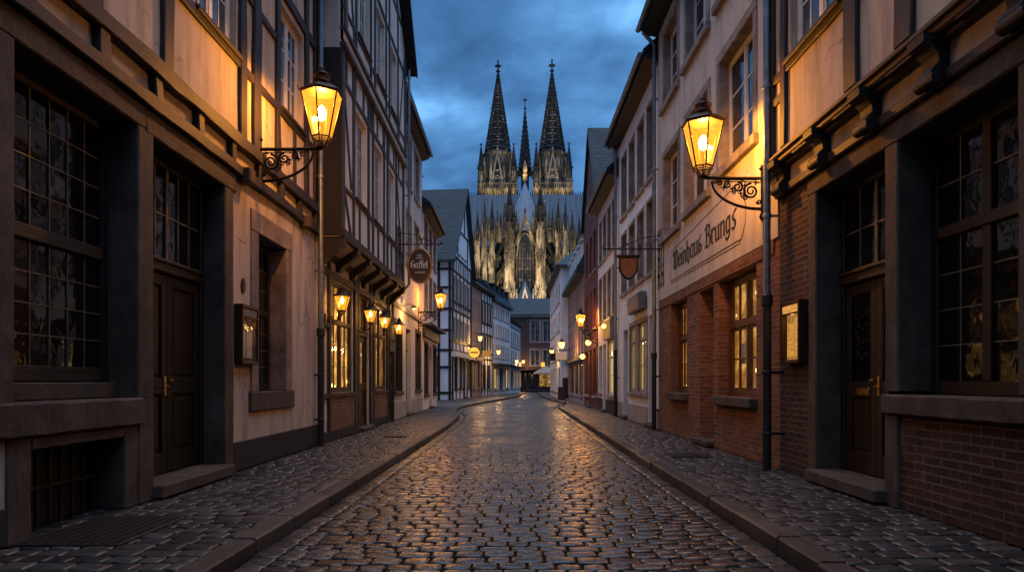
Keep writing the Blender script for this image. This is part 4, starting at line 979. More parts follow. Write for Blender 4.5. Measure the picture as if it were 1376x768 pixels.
h.wall('wall', 'plaster_rose', a0, a1, 0, 7.4); h.body('plaster_white', a0, a1, 7.4, 8)
h.put(MB().box(a0+.1, a1-.1, 0, .25, 2.5, 2.8, .02), 'shop_fascia', 'shop_dark')
mr = MB(); mr.prism([(.45, 7.3), (.45, 7.5), (-.6, 9.6), (-4, 10.4), (-7.4, 9.6), (-8.3, 7.4)], 0, a0-.05, a1+.05); r = h.put(mr, 'roof', 'slate_green')
for i in range(5): h.put(MB().box(37.2+1.9*i, 38.2+1.9*i, -1.8, .0, 7.9, 9.3).box(37.1+1.9*i, 38.3+1.9*i, -1.9, .1, 9.3, 9.42), 'dormer', 'white_paint', r)
h = House('tall_white_house', 'tall bluish white house whose side wall shows above the cream mansard house', 'house', (3.5, 53), (0,1), (-1,0), 53)
a0, a1 = 46.9, 60
for z0, z1 in ((2.9, 4.3), (5.0, 6.4), (7.1, 8.5)):
    for i in range(5): h.window(47.9+2.35*i, 49.1+2.35*i, z0, z1, dep=.12, cols=2, rows=2, fm='grey_paint', sill_h=.1)
for i in range(5): h.window(47.8+2.35*i, 49.2+2.35*i, .5, 2.3, dep=.12, cols=2, rows=1, fm='timber_black')
h.wall('wall', 'plaster_pale', a0, a1, 0, 9.5); h.body('plaster_pale', a0, a1, 9.5, 9)
sg = MB(); sg.box(a0-.06, a0-.004, -1.35, -.35, 1.6, 2.6, .01); h.put(sg, 'side_sign', 'sign_white')
sg = MB(); sg.box(a0-.05, a0-.004, -.95, -.12, 0.1, 1.55, .01); h.put(sg, 'side_door', 'timber_black')
mb = MB(); q = .4
mb.add([(a0-q,q,9.45), (a1+q,q,9.45), (a1+q,-9-q,9.45), (a0-q,-9-q,9.45), (a0-q,q,9.6), (a1+q,q,9.6), (a1+q,-9-q,9.6), (a0-q,-9-q,9.6), (a0+1.8,-1.8,11.6), (a1-1.8,-1.8,11.6), (a1-1.8,-7.2,11.6), (a0+1.8,-7.2,11.6)],
       [(0,1,2,3), (0,4,5,1), (1,5,6,2), (2,6,7,3), (3,7,4,0), (4,8,9,5), (5,9,10,6), (6,10,11,7), (7,11,8,4), (8,11,10,9)])
h.put(mb, 'roof', 'slate_green')
h.put(MB().box(a0-.1, a0+.25, -.3, .2, 0, .9), 'planter', 'shop_dark')
h = House('far_right_house', 'low dark house front just visible at the far right end of the street', 'house', (4.6, 66), (0,1), (-1,0), 66)
for i in range(4): h.window(61+2.3*i, 62.1+2.3*i, 3.4, 5, dep=.12, cols=2, rows=2, fm='grey_paint', sill_h=.1); h.window(61+2.3*i, 62.1+2.3*i, .7, 2.6, dep=.12, cols=2, rows=1, fm='timber_black')
h.wall('wall', 'plaster_grey', 60.1, 71, 0, 7.0); h.body('plaster_grey', 60.1, 71, 7.0, 8); h.eaves_roof(60.1, 71, 7.0, 9.5, 8)

# building that closes the street
h = House('stone_end_building', 'brown stone building with hipped slate roof closing the street below the cathedral', 'building', (4, 88), (1,0), (0,-1), 4)
a0, a1 = -14, 22
for z0, z1 in ((3.4, 5.5), (6.6, 9.4)):
    for u in (-12, -9, -6, -3, 2.55, 4.2, 7.6, 11, 14, 17): h.window(u, u+1.15, z0, z1, dep=.25, cols=4, rows=3, fm='grey_paint', sur=.2, sm='stone_light')
for i, u in enumerate((-2.4, -.4, 1.6, 3.6, 5.6)): h.window(u, u+1.7, .5, 2.5, dep=.05, cols=2, rows=1, fm='timber_black', sill='timber_black', lit='lit_dim' if i in (1, 3) else None)
h.wall('wall', 'ashlar_brown', a0, a1, 0, 10.2); h.body('ashlar_brown', a0, a1, 10.2, 14)
for u in (-.6, 1.9): h.put(MB().box(u, u+.4, 0, .12, 0, 10.1, .02), 'pilaster', 'ashlar_brown')
h.put(MB().box(a0-.2, a1+.2, 0, .35, 9.9, 10.2, .03), 'cornice', 'stone_light')
mb = MB(); q = .5
mb.add([(a0-q,q,10.25), (a1+q,q,10.25), (a1+q,-14-q,10.25), (a0-q,-14-q,10.25), (a0+6,-6,13.2), (a1-6,-6,13.2), (a1-6,-8,13.2), (a0+6,-8,13.2)], [(0,1,2,3), (0,4,5,1), (1,5,6,2), (2,6,7,3), (3,7,4,0), (4,7,6,5)])
h.put(mb, 'roof', 'slate')
h.put(MB().box(-3, 12, .0, 1.4, 2.75, 2.9), 'canopy', 'shop_dark')
h.put(MB().box(3.9, 4.4, .02, .14, 3.25, 3.85, .02), 'lit_lamp_box', 'lit_sign')
e = empty('market_parasol', (4.4, 83.5, -.15), 'tan market parasol standing before the dark shopfront at the street end', 'parasol')
mb = MB(); mb.lathe([(1.75,2.35), (1.7,2.5), (.9,3.0), (.05,3.35)], (0,0,0), 8); mb.build('canopy', 'canvas', e)
MB().lathe([(.03,0), (.03,3.3)], (0,0,0), 6).lathe([(.4,0), (.4,.08)], (0,0,0), 8).build('pole', 'iron', e)

# ------------------------------------------------------------------ the cathedral
m, nt = new_mat('gothic_stone'); v = coords(nt)
n1 = noise(nt, coords(nt, 'Object', (.35, .35, .10)), 1.0, 8, .72, .4); n2 = noise(nt, coords(nt, 'Object', (.9, .9, .25)), 1.2, 6, .7)
cA = ramp(nt, n1, [(.36, (.022,.020,.019)), (.49, (.13,.11,.085)), (.63, (.50,.42,.30))])
cB = mixc(nt, ramp(nt, n2, [(.5, (0,0,0)), (.68, (.85,)*3)]), cA, (.018,.017,.017))
finish(nt, cB, .85, n2, 1.0, .6, spec=.2); M['gothic_stone'] = m
m, nt = new_mat('gothic_dark'); v = coords(nt)
n1 = noise(nt, coords(nt, 'Object', (.5, .5, .18)), 1.0, 7, .7)
finish(nt, ramp(nt, n1, [(.35, (.010,.011,.013)), (.55, (.036,.037,.039)), (.72, (.11,.10,.085))]), .85, n1, 1.0, .5, spec=.2); M['gothic_dark'] = m
simple('lead_roof', (.075,.115,.16), .5, .2, .6, .3, .1); simple('lead_pale', (.22,.28,.345), .5, .1, .6, .3, .1); simple('tracery_glass', (.012,.014,.018), .3, 0, .5, .5)
ang = -math.atan(.0199)
cat = empty('cathedral', (5.2, 262, 0), 'floodlit gothic cathedral with two spired towers and choir above the street end', 'cathedral', None, ang)
YB = 262
def cput(mb, name, mat, parent=None): return mb.build(name, mat, parent or cat)
def pinnacle(mb, x, y, z0, z1, r, n=8, crock=True):
    hs = (z1-z0)
    mb.lathe([(r,0), (r,hs*.38), (r*1.35,hs*.40), (r*1.35,hs*.42), (r*.95,hs*.44), (r*.12,hs*.93), (r*.42,hs*.945), (r*.42,hs*.96), (r*.08,hs*.975), (r*.06,hs)], (x,y,z0), 4 if n < 8 else 8, PI/4 if n < 8 else 0)
    for k in range(4):
        a = k*PI/2+PI/4; gx, gy = x+r*.9*math.cos(a), y+r*.9*math.sin(a)
        mb.lathe([(r*.28,0), (r*.3,hs*.42), (r*.02,hs*.56)], (gx,gy,z0), 4)
    if crock:
        for j in range(7):
            t = j/7; zz = z0+hs*(.46+.45*t); rr = r*(.95-.80*t)
            for k in range(4): a = k*PI/2; mb.lathe([(.02,-r*.10), (r*.20,0), (.02,r*.16)], (x+rr*math.cos(a)*1.05, y+rr*math.sin(a)*1.05, zz), 4)
def gablet(mb, x, y, w, z0, z1, t=.5):
    mb.prism([(x-w/2, z0), (x-w/2+w*.16, z0), (x, z1-(z1-z0)*.22), (x+w/2-w*.16, z0), (x+w/2, z0), (x, z1)], 1, y, y-t)
def tower(sx):
    yt = 58; x0 = sx*13.55; mb = MB(); dk = MB()
    mb.box(x0-8.8, x0+8.8, yt, yt+18.4, 0, 95)
    cy = yt+9.2
    # belfry stage: corner turrets, fluted faces
    mb.lathe([(8.2,90), (8.2,113), (8.7,113.5), (8.7,114.5), (7.4,115)], (x0,cy,0), 8, PI/8)
    for cx_ in (-1, 1):
        for cyy in (-1, 1):
            px_, py_ = x0+cx_*8.0, cy+cyy*8.0
            mb.lathe([(1.8,60), (1.8,96), (2.0,96.5), (1.8,97), (1.6,104)], (px_,py_,0), 8, PI/8)
            for k in range(8): a = k*PI/4; mb.box(px_+1.75*math.cos(a)-.18, px_+1.75*math.cos(a)+.18, py_+1.75*math.sin(a)-.18, py_+1.75*math.sin(a)+.18, 62, 100)
    for fx in np.linspace(-6.2, 6.2, 11): mb.box(x0+fx-.22, x0+fx+.22, yt-.7, yt, 66, 95)
    for zz in (78, 94.5): mb.box(x0-9.8, x0+9.8, yt-1.0, yt+19.4, zz, zz+.9)
    for fx in np.linspace(-9.4, 9.4, 21): mb.box(x0+fx-.16, x0+fx+.16, yt-1.0, yt-.6, 95.4, 97.6)
    mb.box(x0-9.8, x0+9.8, yt-1.0, yt-.65, 97.6, 98)
    for s_ in (-1, 1):
        for fy in (3.2, 6.4): mb.lathe([(.9,60), (.9,104), (.1,111)], (x0+s_*fy, yt+1.0, 0), 4, PI/4)
    o = cput(mb, 'tower', 'gothic_stone')
    # tall gabled openings of the octagon, lit
    g = MB(); w = MB()
    gablet(g, x0, cy-8.35, 6.2, 99, 114.5, .8); g.box(x0-2.9, x0-2.3, cy-9.0, cy-7.6, 88, 101); g.box(x0+2.3, x0+2.9, cy-9.0, cy-7.6, 88, 101)
    for r_ in (1.5, 2.3): g.tube([(x0+r_*math.cos(a), cy-8.9, 98.5+r_*1.5*math.sin(a)) for a in np.linspace(0, PI, 12)], .28, 5)
    g.lathe([(.9,0), (.9,.3)], (x0,cy-8.9,104.3), 8); g.lathe([(.25,0), (.5,1.0), (.1,2.2)], (x0,cy-8.6,114), 6)
    cput(g, 'belfry_gable', 'stone_light', o)
    w.prism([(x0-1.9, 90)] + [(x0+1.9*math.cos(a), 97.5+3.4*math.sin(a)) for a in np.linspace(PI, 0, 10)] + [(x0+1.9, 90)], 1, cy-8.0, cy-7.72)
    cput(w, 'belfry_opening', 'tracery_glass', o)
    # spire with crockets and tracery rings
    sp = MB(); zb, zt, rb, rt = 111.0, 156.0, 7.6, .42
    sp.lathe([(rb*.92,zb), (rt*.7,zt)], (x0,cy,0), 8, PI/8)
    for k in range(8):
        a = PI/8+k*PI/4
        sp.tube([(x0+rb*math.cos(a), cy+rb*math.sin(a), zb), (x0+rt*math.cos(a), cy+rt*math.sin(a), zt)], .34, 4, .16, False)
        for j in range(21):
            t = (j+.5)/21; rr = rb+(rt-rb)*t+.25; sc = .62-.34*t
            sp.lathe([(.02,-sc*.5), (sc*.62,0), (.02,sc*.9)], (x0+rr*math.cos(a), cy+rr*math.sin(a), zb+(zt-zb)*t), 4)
    tc_ = MB()
    for j in range(1, 13):
        t = j/14; rr = rb+(rt-rb)*t
        tc_.lathe([(rr*.93,-.22), (rr*1.01,-.22), (rr*1.01,.22), (rr*.93,.22)], (x0,cy,zb+(zt-zb)*t), 8, PI/8)
        for k in range(8):
            a = k*PI/4; rm = rr*.90
            tc_.lathe([(.02,-.9), (rr*.17,0), (.02,.9)], (x0+rm*math.cos(a), cy+rm*math.sin(a), zb+(zt-zb)*(t-.035)), 4)
    cput(sp, 'spire', 'gothic_dark', o); cput(tc_, 'spire_tracery', 'gothic_stone', o)
    f = MB(); f.lathe([(.45,0), (.45,.8), (1.0,1.3), (1.0,1.8), (.4,2.2), (.35,3.4), (1.35,4.0), (1.35,4.5), (.4,5.0), (.3,6.0), (.6,6.5), (.1,7.6)], (x0,cy,155.5), 8)
    f.box(x0-1.7, x0+1.7, cy-.3, cy+.3, 159.3, 160.0); f.box(x0-1.1, x0+1.1, cy-.3, cy+.3, 156.7, 157.3)
    cput(f, 'finial', 'gothic_dark', o)
    for cx_ in (-1, 1):
        for cyy in (-1, 1):
            p = MB(); pinnacle(p, x0+cx_*8.0, cy+cyy*8.0, 97, 118.5, 1.6); cput(p, 'pinnacle', 'gothic_dark', o)
            p = MB(); pinnacle(p, x0+cx_*5.6, cy+cyy*7.6, 97, 111.5, 1.1); cput(p, 'pinnacle', 'gothic_dark', o)
    return o
tower(-1); tower(1)
# bridge of masonry between the towers with sky showing through
mb = MB(); mb.box(-4.5, 4.5, 62, 66, 0, 84)
mb.box(-4.5, 4.5, 62, 64, 103, 105.5); gablet(mb, 0, 62, 7, 105, 110, .6); cput(mb, 'nave_gable', 'gothic_dark')
# transept roof and walls
mb = MB(); mb.prism([(16, 58), (27, 83.5), (38, 58)], 0, -36, 36); 
for x in np.arange(-35, 36, 2.3):
    for ya, yb in ((15.9, 26.9),): mb.add([(x-.12,ya,58.1), (x+.12,ya,58.1), (x+.12,yb,83.6), (x-.12,yb,83.6), (x-.12,ya-.25,58.1), (x+.12,ya-.25,58.1), (x+.12,yb-.25,83.7), (x-.12,yb-.25,83.7)], [(4,5,6,7), (0,4,7,3), (1,2,6,5), (3,7,6,2), (0,1,5,4)])
cput(mb, 'transept_roof', 'lead_roof')
mb = MB(); mb.box(-36, 36, 16.5, 37.5, 0, 58.2)
for x in np.arange(-35, 36, 2.6): mb.box(x-.35, x+.35, 15.7, 16.5, 8, 60)
mb.box(-36, 36, 15.4, 16.4, 57, 58.5); cput(mb, 'transept_wall', 'gothic_stone')
cr = MB()
for x in np.arange(-35.6, 36, 1.0): cr.lathe([(.09,0), (.22,.7), (.05,1.5)], (x,27,83.3), 4)
cput(cr, 'roof_cresting', 'iron')
# crossing spire
fl = MB(); fy = 27
fl.lathe([(1.9,78), (1.9,94), (2.4,94.4), (2.4,95)], (0,fy,0), 8, PI/8); fl.lathe([(3.0,94.8), (.2,121.5)], (0,fy,0), 8, PI/8)
for k in range(8):
    a = PI/8+k*PI/4
    for j in range(13):
        t = j/13; rr = 3.1-2.85*t; fl.lathe([(.02,-.25), (.30*(1-.5*t),0), (.02,.4)], (rr*math.cos(a), fy+rr*math.sin(a), 95+26.5*t), 4)
    fl.lathe([(.28,92), (.3,95), (.04,100)], (2.4*math.cos(a), fy+2.4*math.sin(a), 0), 4)
for t in (.12, .26, .4, .55): fl.lathe([(2.5*(1-t)*.95+.05,-.2), (2.75*(1-t)+.05,-.2), (2.75*(1-t)+.05,.2), (2.5*(1-t)*.95,.2)], (0,fy,91+28*t), 8, PI/8)
fl.lathe([(.25,0), (.7,.5), (.2,1.2), (.14,3.4), (.5,4.0), (.12,4.5), (.08,6.5)], (0,fy,121), 6); fl.box(-.9, .9, fy-.12, fy+.12, 125.1, 125.5)
cput(fl, 'crossing_spire', 'gothic_dark')
# choir: apse walls, roof with hipped end
cw = MB(); R = 7.4
ap = [(-R, 0), (-R*.72, -5.0), (-R*.30, -7.6), (R*.30, -7.6), (R*.72, -5.0), (R, 0)]
cw.prism([(-R, 17)] + ap + [(R, 17)], 2, 0, 60); cput(cw, 'choir_wall', 'gothic_stone')
rf = MB(); rv = [(x*1.07, y-.4, 59.8) for x, y in [(-R, 17)]+ap+[(R, 17)]]
rf.add(rv+[(0,.5,81.5), (0,17.5,82.5)], [(1,2,8), (2,3,8), (3,4,8), (4,5,8), (5,6,8), (0,1,8,9), (6,7,9,8)]); cput(rf, 'choir_roof', 'lead_pale')
st = MB(); st.lathe([(.3,0), (.9,.6), (.8,2.0), (1.1,2.6), (.5,3.6), (.9,4.6), (.7,6.2), (.15,8.4)], (0,.5,81.3), 8); cput(st, 'ridge_statue', 'gothic_stone')
for sgn in (-1, 1):
    for px_, py_, pz_, pr_ in ((3.2,-7.0,69,.7), (6.4,-3.5,71,.8), (7.9,0,74,.8), (8.2,4,72,.7), (8.4,8,75,.7), (9.6,-4,69,.8), (11.0,0,71,.8), (4.9,-6.4,66,.5)):
        p = MB(); pinnacle(p, sgn*px_, py_, 56, pz_, pr_); cput(p, 'pinnacle', 'gothic_stone')
    pp = MB(); pp.box(sgn*9.6-1.0, sgn*9.6+1.0, -5, -3, 0, 57); pp.box(sgn*11-1.0, sgn*11+1.0, -1, 1, 0, 57); cput(pp, 'buttress', 'gothic_stone') if False else None
# great east window with its gable
wn = MB(); wz = 50
wn.prism([(-3.0, 24)] + [(3.0*math.cos(a)*(1 if abs(math.cos(a)) > .0 else 1), wz+8.4*math.sin(a)) for a in np.linspace(PI, 0, 12)] + [(3.0, 24)], 1, -7.9, -7.62); w_ = cput(wn, 'east_window', 'tracery_glass')
tr = MB()
for x in (-2.0, -1.0, 0, 1.0, 2.0): tr.box(x-.07, x+.07, -8.2, -7.9, 24, wz+4)
for z in np.arange(28, wz, 4.2): tr.box(-3, 3, -8.12, -7.9, z-.1, z+.1)
for a in np.linspace(PI, 0, 12)[:-1]:
    pass
tr.tube([(3.1*math.cos(a), -8.1, wz+8.7*math.sin(a)) for a in np.linspace(PI, 0, 16)], .32, 5); tr.tube([(1.2*math.cos(a), -8.1, wz+3.6+1.3*math.sin(a)) for a in np.linspace(0, 2*PI, 13)], .16, 5)
tr.box(-3.4, -3.0, -8.4, -7.6, 24, wz+1); tr.box(3.0, 3.4, -8.4, -7.6, 24, wz+1)
gb = MB(); gablet(gb, 0, -7.7, 8.6, 54, 66.5, .9); gb.lathe([(.2,0), (.6,1), (.1,2.6)], (0,-8.1,66), 6); cput(gb, 'window_gable', 'gothic_stone', w_)
cput(tr, 'tracery', 'gothic_stone', w_)
for sgn in (-1, 1):
    wn = MB(); wn.prism([(sgn*5.35-1.3, 24)] + [(sgn*5.35+1.3*math.cos(a), 50+6*math.sin(a)) for a in np.linspace(PI, 0, 10)] + [(sgn*5.35+1.3, 24)], 1, -6.9, -6.3); w_ = cput(wn, 'side_window', 'tracery_glass')
    g = MB(); gablet(g, sgn*5.35, -6.95, 3.6, 54, 65, .7)
    for x in (-.45, .45): g.box(sgn*5.35+x-.1, sgn*5.35+x+.1, -7.2, -6.9, 24, 54)
    cput(g, 'tracery', 'gothic_stone', w_)
# buttress piers
def pier(x, y, w, zs, ztop, dep=3.2, mat='gothic_stone'):
    mb = MB(); h_ = w/2; z = 0
    for i, z1 in enumerate(zs):
        k = 1-.10*i
        mb.box(x-h_*k, x+h_*k, y-dep*k/2, y+dep*k/2, z, z1)
        mb.box(x-h_*k-.18, x+h_*k+.18, y-dep*k/2-.18, y+dep*k/2+.18, z1-.5, z1-.05)
        if z1 > 22:
            for f in (-.86, -.3, .3, .86): mb.box(x+f*h_*k-.14, x+f*h_*k+.14, y-dep*k/2-.26, y-dep*k/2, max(z,10), z1-.55)
            gablet(mb, x, y-dep*k/2-.15, w*k*.92, z1-4.6, z1+1.6, .35)
            for s_ in (-1, 1): mb.lathe([(.30,0), (.32,3.2), (.02,5.6)], (x+s_*h_*k, y-dep*k/2-.1, z1-2.0), 4, PI/4)
        z = z1
    o = cput(mb, 'buttress', mat)
    p = MB(); pinnacle(p, x, y, zs[-1], ztop, h_*.56); mat = 'gothic_dark'
    for s_ in (-1, 1): pinnacle(p, x+s_*h_*.8, y-dep*.3, zs[-1]-3, zs[-1]+(ztop-zs[-1])*.52, h_*.30, crock=False)
    cput(p, 'pinnacle', mat, o)
    return o
for s_ in (-1, 1):
    pier(s_*5.9, -11.0, 4.5, (22, 36, 50, 62), 77, 4.2)
    pier(s_*13.0, -5, 3.0, (20, 34, 48, 59), 73); pier(s_*15.9, -4, 2.5, (20, 36, 50, 60), 73.5)
    pier(s_*18.9, -1, 2.6, (20, 34, 48, 57), 69.5); pier(s_*22.0, 4, 2.6, (20, 36, 54), 70); pier(s_*25.2, 8, 2.8, (20, 36, 56), 74)
    pier(s_*28.6, 10, 2.4, (20, 38, 54), 68); pier(s_*32, 12, 2.6, (20, 38, 52), 65)
    # flying buttresses step down from the choir wall to the outer piers
    for xa, ya, za, xb, yb, zb_ in ((6.9, -3, 59, 12.6, -5, 47), (6.9, -3, 50, 12.6, -5, 38), (6.9, -3, 42, 12.6, -5, 30), (7.2, 2, 60, 15.4, -3, 50), (7.2, 2, 51, 15.4, -3, 40), (7.2, 8, 57, 18.4, 0, 46), (7.4, 12, 58, 21.2, 4, 50)):
        mb = MB(); A_, B_ = Vector((s_*xa, ya, za)), Vector((s_*xb, yb, zb_)); n = 8
        for i in range(n):
            p, q = A_.lerp(B_, i/n), A_.lerp(B_, (i+1)/n); sag = lambda t: 1.0+3.0*(2*t-1)**2*.6
            vs = []
            for r_, t in ((p, i/n), (q, (i+1)/n)):
                for dy in (-.45, .45): vs += [(r_.x, r_.y+dy, r_.z+.6), (r_.x, r_.y+dy, r_.z-sag(t))]
            mb.add(vs, [(0,4,5,1), (2,3,7,6), (0,2,6,4), (1,5,7,3)]+([(0,1,3,2)] if i == 0 else [])+([(4,6,7,5)] if i == n-1 else []))
            mb.lathe([(.05,0), (.28,.5), (.03,1.2)], (p.x, p.y, p.z+.5), 4)
        cput(mb, 'flying_buttress', 'gothic_dark')
    mb = MB(); mb.box(s_*9, s_*36, -2 if s_ else 0, 14, 0, 30)
    for x in np.arange(10, 36, 3.2): mb.box(s_*x-.3, s_*x+.3, -3, -2, 5, 31); gablet(mb, s_*(x+1.6), -2.3, 2.6, 22, 30, .5)
    cput(mb, 'side_aisle', 'gothic_stone')
# ring of low chapels and its gabled roof in the middle
ch = MB(); ch.prism([(-9, 0), (-7, -12), (-2.6, -17.5), (2.6, -17.5), (7, -12), (9, 0)], 2, 0, 28.2)
for x in np.linspace(-6.6, 6.6, 9): ch.box(x-.2, x+.2, -18.0 if abs(x) < 2.8 else -17.6+abs(x)*.55, -8, 4, 29.6)
ch.prism([(-9.4, 0.3), (-7.4, -12.4), (-2.8, -18), (2.8, -18), (7.4, -12.4), (9.4, .3)], 2, 27.4, 28.1)
cput(ch, 'chapel_wall', 'gothic_stone')
cl = MB()
for x in np.linspace(-3.6, 3.6, 4):
    cl.prism([(x-.75, 17)]+[(x+.75*math.cos(a), 23.5+1.7*math.sin(a)) for a in np.linspace(PI, 0, 8)]+[(x+.75, 17)], 1, -17.9, -17.7)
cput(cl, 'chapel_window', 'tracery_glass')
cf = MB(); cf.lathe([(6.2,28.0), (5.4,28.6), (.25,39.5)], (0,-12.2,0), 8, PI/8); cput(cf, 'chapel_roof', 'lead_roof')
cg = MB(); gablet(cg, 0, -17.4, 4.4, 28, 36.5, .5)
for s_ in (-1, 1): pinnacle(cg, s_*3.1, -16.8, 28, 36, .5, crock=False)
cput(cg, 'chapel_gable', 'stone_light')

# ------------------------------------------------------------------ lanterns
def make_lantern(name, label, group, s=1.0, glass_h=.68):
    """six-sided street lantern; its foot stands at the origin"""
    r = empty(name, (0,0,0), label, 'lantern', group)
    fr = MB(); g0, g1, z0 = .155*s, .32*s, .16*s; z1 = z0+glass_h*s
    fr.lathe([(.02*s,0), (.085*s,.005*s), (.085*s,.03*s), (.05*s,.035*s)], (0,0,0), 12)
    for k in range(6):
        a = PI/6+k*PI/3; ca, sa = math.cos(a), math.sin(a)
        fr.tube([(g0*ca, g0*sa, z0), (g1*ca, g1*sa, z1)], .014*s, 5)
        fr.tube([(.075*s*ca, .075*s*sa, .02*s), (.10*s*ca, .10*s*sa, .08*s), (g0*ca, g0*sa, z0)], .009*s, 5)
        fr.tube([(g1*ca, g1*sa, z1), (g1*1.14*ca, g1*1.14*sa, z1+.02*s), (g1*1.17*ca, g1*1.17*sa, z1+.07*s)], .011*s, 5, .004*s)
    for gr, z, t in ((g0, z0, .016), (g1, z1, .02), (.11*s, .10*s, .008), (g0*.98, z0-.045*s, .008)):
        fr.tube([(gr*math.cos(PI/6+k*PI/3), gr*math.sin(PI/6+k*PI/3), z) for k in range(6)], t*s, 5, None, False, True)
    fr.build('lantern_frame', 'iron_brown', r)
    cp = MB()
    cp.lathe([(g1*1.06,z1), (g1*1.08,z1+.02*s), (g1*.80,z1+.085*s), (g1*.42,z1+.15*s), (g1*.40,z1+.17*s)], (0,0,0), 6, PI/6)
    cp.lathe([(.13*s,z1+.165*s), (.145*s,z1+.18*s), (.12*s,z1+.20*s), (.105*s,z1+.27*s), (.135*s,z1+.285*s), (.135*s,z1+.30*s), (.07*s,z1+.345*s), (.03*s,z1+.36*s), (.045*s,z1+.39*s), (.03*s,z1+.415*s), (.006*s,z1+.45*s)], (0,0,0), 12, 0, True)
    cp.build('lantern_roof', 'iron_brown', r)
    gl = MB(); e = .004*s
    P = [[((q-e)*math.cos(PI/6+k*PI/3), (q-e)*math.sin(PI/6+k*PI/3), z) for k in range(6)] for q, z in ((g0, z0), (g1, z1))]
    gl.add(P[0]+P[1], [[k, (k+1) % 6, 6+(k+1) % 6, 6+k] for k in range(6)]); gl.build('glass', 'glass_lamp', r)
    bl = MB(); bl.lathe([(.012*s,0), (.05*s,.04*s), (.075*s,.11*s), (.06*s,.18*s), (.03*s,.23*s), (.004*s,.25*s)], (0,0,z0+.26*s), 10, 0, True); bl.build('bulb', 'bulb', r)
    bs = MB(); bs.tube([(0,0,.02*s), (0,0,z0+.27*s)], .012*s, 6); bs.build('lamp_holder', 'iron', r)
    return r, z0+.40*s
LIGHTS = []
def lamp_light(p, watts, col=(1,.50,.14), rad=.07):
    l = bpy.data.lights.new('lantern_light', 'POINT'); l.energy = watts; l.color = col; l.shadow_soft_size = rad
    o = bpy.data.objects.new('lantern_light', l); C.objects.link(o); o.location = p
    return o
def bracket(parent, reach, sg, h=.62):
    """scrolled iron bracket; the lantern foot is at the origin and the wall is reach metres away towards -sg"""
    mb = MB(); X = lambda d: -sg*(reach-d)
    mb.box(X(.0), X(.035), -.045, .045, -h-.12, .12, .006); mb.lathe([(.01,0), (.05,.03), (.03,.06), (.005,.1)], (X(.03),0,.10), 8); mb.lathe([(.005,-.12), (.045,-.05), (.03,0)], (X(.03),0,-h-.08), 8)
    mb.tube([(X(.02),0,-.02), (X(reach*.55),0,-.02), (X(reach),0,-.005)], .028, 7); mb.tube([(X(.02),0,-.075), (X(reach*.8),0,-.06)], .009, 5)
    arc = [(X(.04+(reach-.18)*math.sin(t)), 0, -h+(h-.06)*(1-math.cos(t))) for t in np.linspace(0, PI/2, 16)]
    mb.tube(arc, .026, 6, .017)
    def scroll(cx, cz, r, turns, a0, d, th=.014):
        th *= 1.45
        n = int(14*turns); mb.tube([(X(cx+r*(1-.82*i/n)*math.cos(a0+d*2*PI*turns*i/n)), 0, cz+r*(1-.82*i/n)*math.sin(a0+d*2*PI*turns*i/n)) for i in range(n+1)], th, 5, th*.6)
    k = h/.62
    scroll(.20, -.27*k, .155*k, 1.9, PI/2, -1); scroll(.41, -.19*k, .10*k, 1.6, PI/2, 1); scroll(.57, -.145*k, .07*k, 1.5, PI/2, -1, .011); scroll(.70, -.115*k, .05*k, 1.3, PI/2, 1, .010)
    scroll(.30, -.40*k, .06*k, 1.4, 0, 1, .011); scroll(.08, -.48*k, .05*k, 1.3, 0, -1, .011); scroll(.47, -.30*k, .04*k, 1.2, 0, 1, .009)
    for cx_, cz_ in ((.30,-.16), (.49,-.22), (.63,-.20), (.12,-.10), (.36,-.31), (.55,-.08)):   # cast leaves
        for a in np.linspace(0, 2*PI, 5)[:-1]: mb.tube([(X(cx_), 0, cz_*k), (X(cx_+.035*math.cos(a)), .012, cz_*k+.035*math.sin(a)), (X(cx_+.055*math.cos(a+.4)), 0, cz_*k+.055*math.sin(a+.4))], .014, 4, .005)
    mb.build('bracket', 'iron', parent)
GR = 'bracket lanterns along the street'
def street_lantern(x, y, z, sg, reach, label, s, watts, h=.62, lamp=True):
    r, lz = make_lantern('wall_lantern', label, GR, s); r.location = (x, y, z); bracket(r, reach, sg, h)
    lamp_light((x, y, z+lz+.12*s), watts*4.3, (1,.455,.095))
    return r
street_lantern(-2.98, 10.26, 4.95, 1, 1.0, 'largest lit lantern on the left, on a scrolled bracket from the cream timbered house', 1.0, 85, .52)
street_lantern(3.02, 10.35, 4.52, -1, .96, 'large lit lantern on a scrolled bracket over the Weinhaus Brungs writing', 1.0, 85, .5)
street_lantern(-3.04, 27.9, 4.28, 1, .96, 'lit lantern on a bracket from the tall pale plaster house, below the oval sign', .85, 60)
street_lantern(3.20, 30.6, 3.72, -1, .80, 'lit lantern on a bracket between the white shop house and the red gabled house', .8, 60)
def small_lantern(x, y, z, sg, reach, label, watts=14, s=.55, group='small lanterns of the pub'):
    r, lz = make_lantern('pub_lantern', label, group, s, .55); r.location = (x, y, z)
    mb = MB(); mb.tube([(-sg*reach,0,-.10), (-sg*reach*.6,0,-.16), (-sg*reach*.15,0,-.10), (0,0,.01)], .014, 6); mb.box(-sg*reach-.012, -sg*reach+.02, -.03, .03, -.22, .02, .005)
    mb.tube([(-sg*(reach*.62+.05*(1-i/14)*math.cos(i*.7)),0,-.09+.05*(1-i/14)*math.sin(i*.7)) for i in range(14)], .008, 5)
    mb.build('bracket', 'iron', r); lamp_light((x, y, z+lz), watts*2.2, (1,.48,.12), .04)
    return r
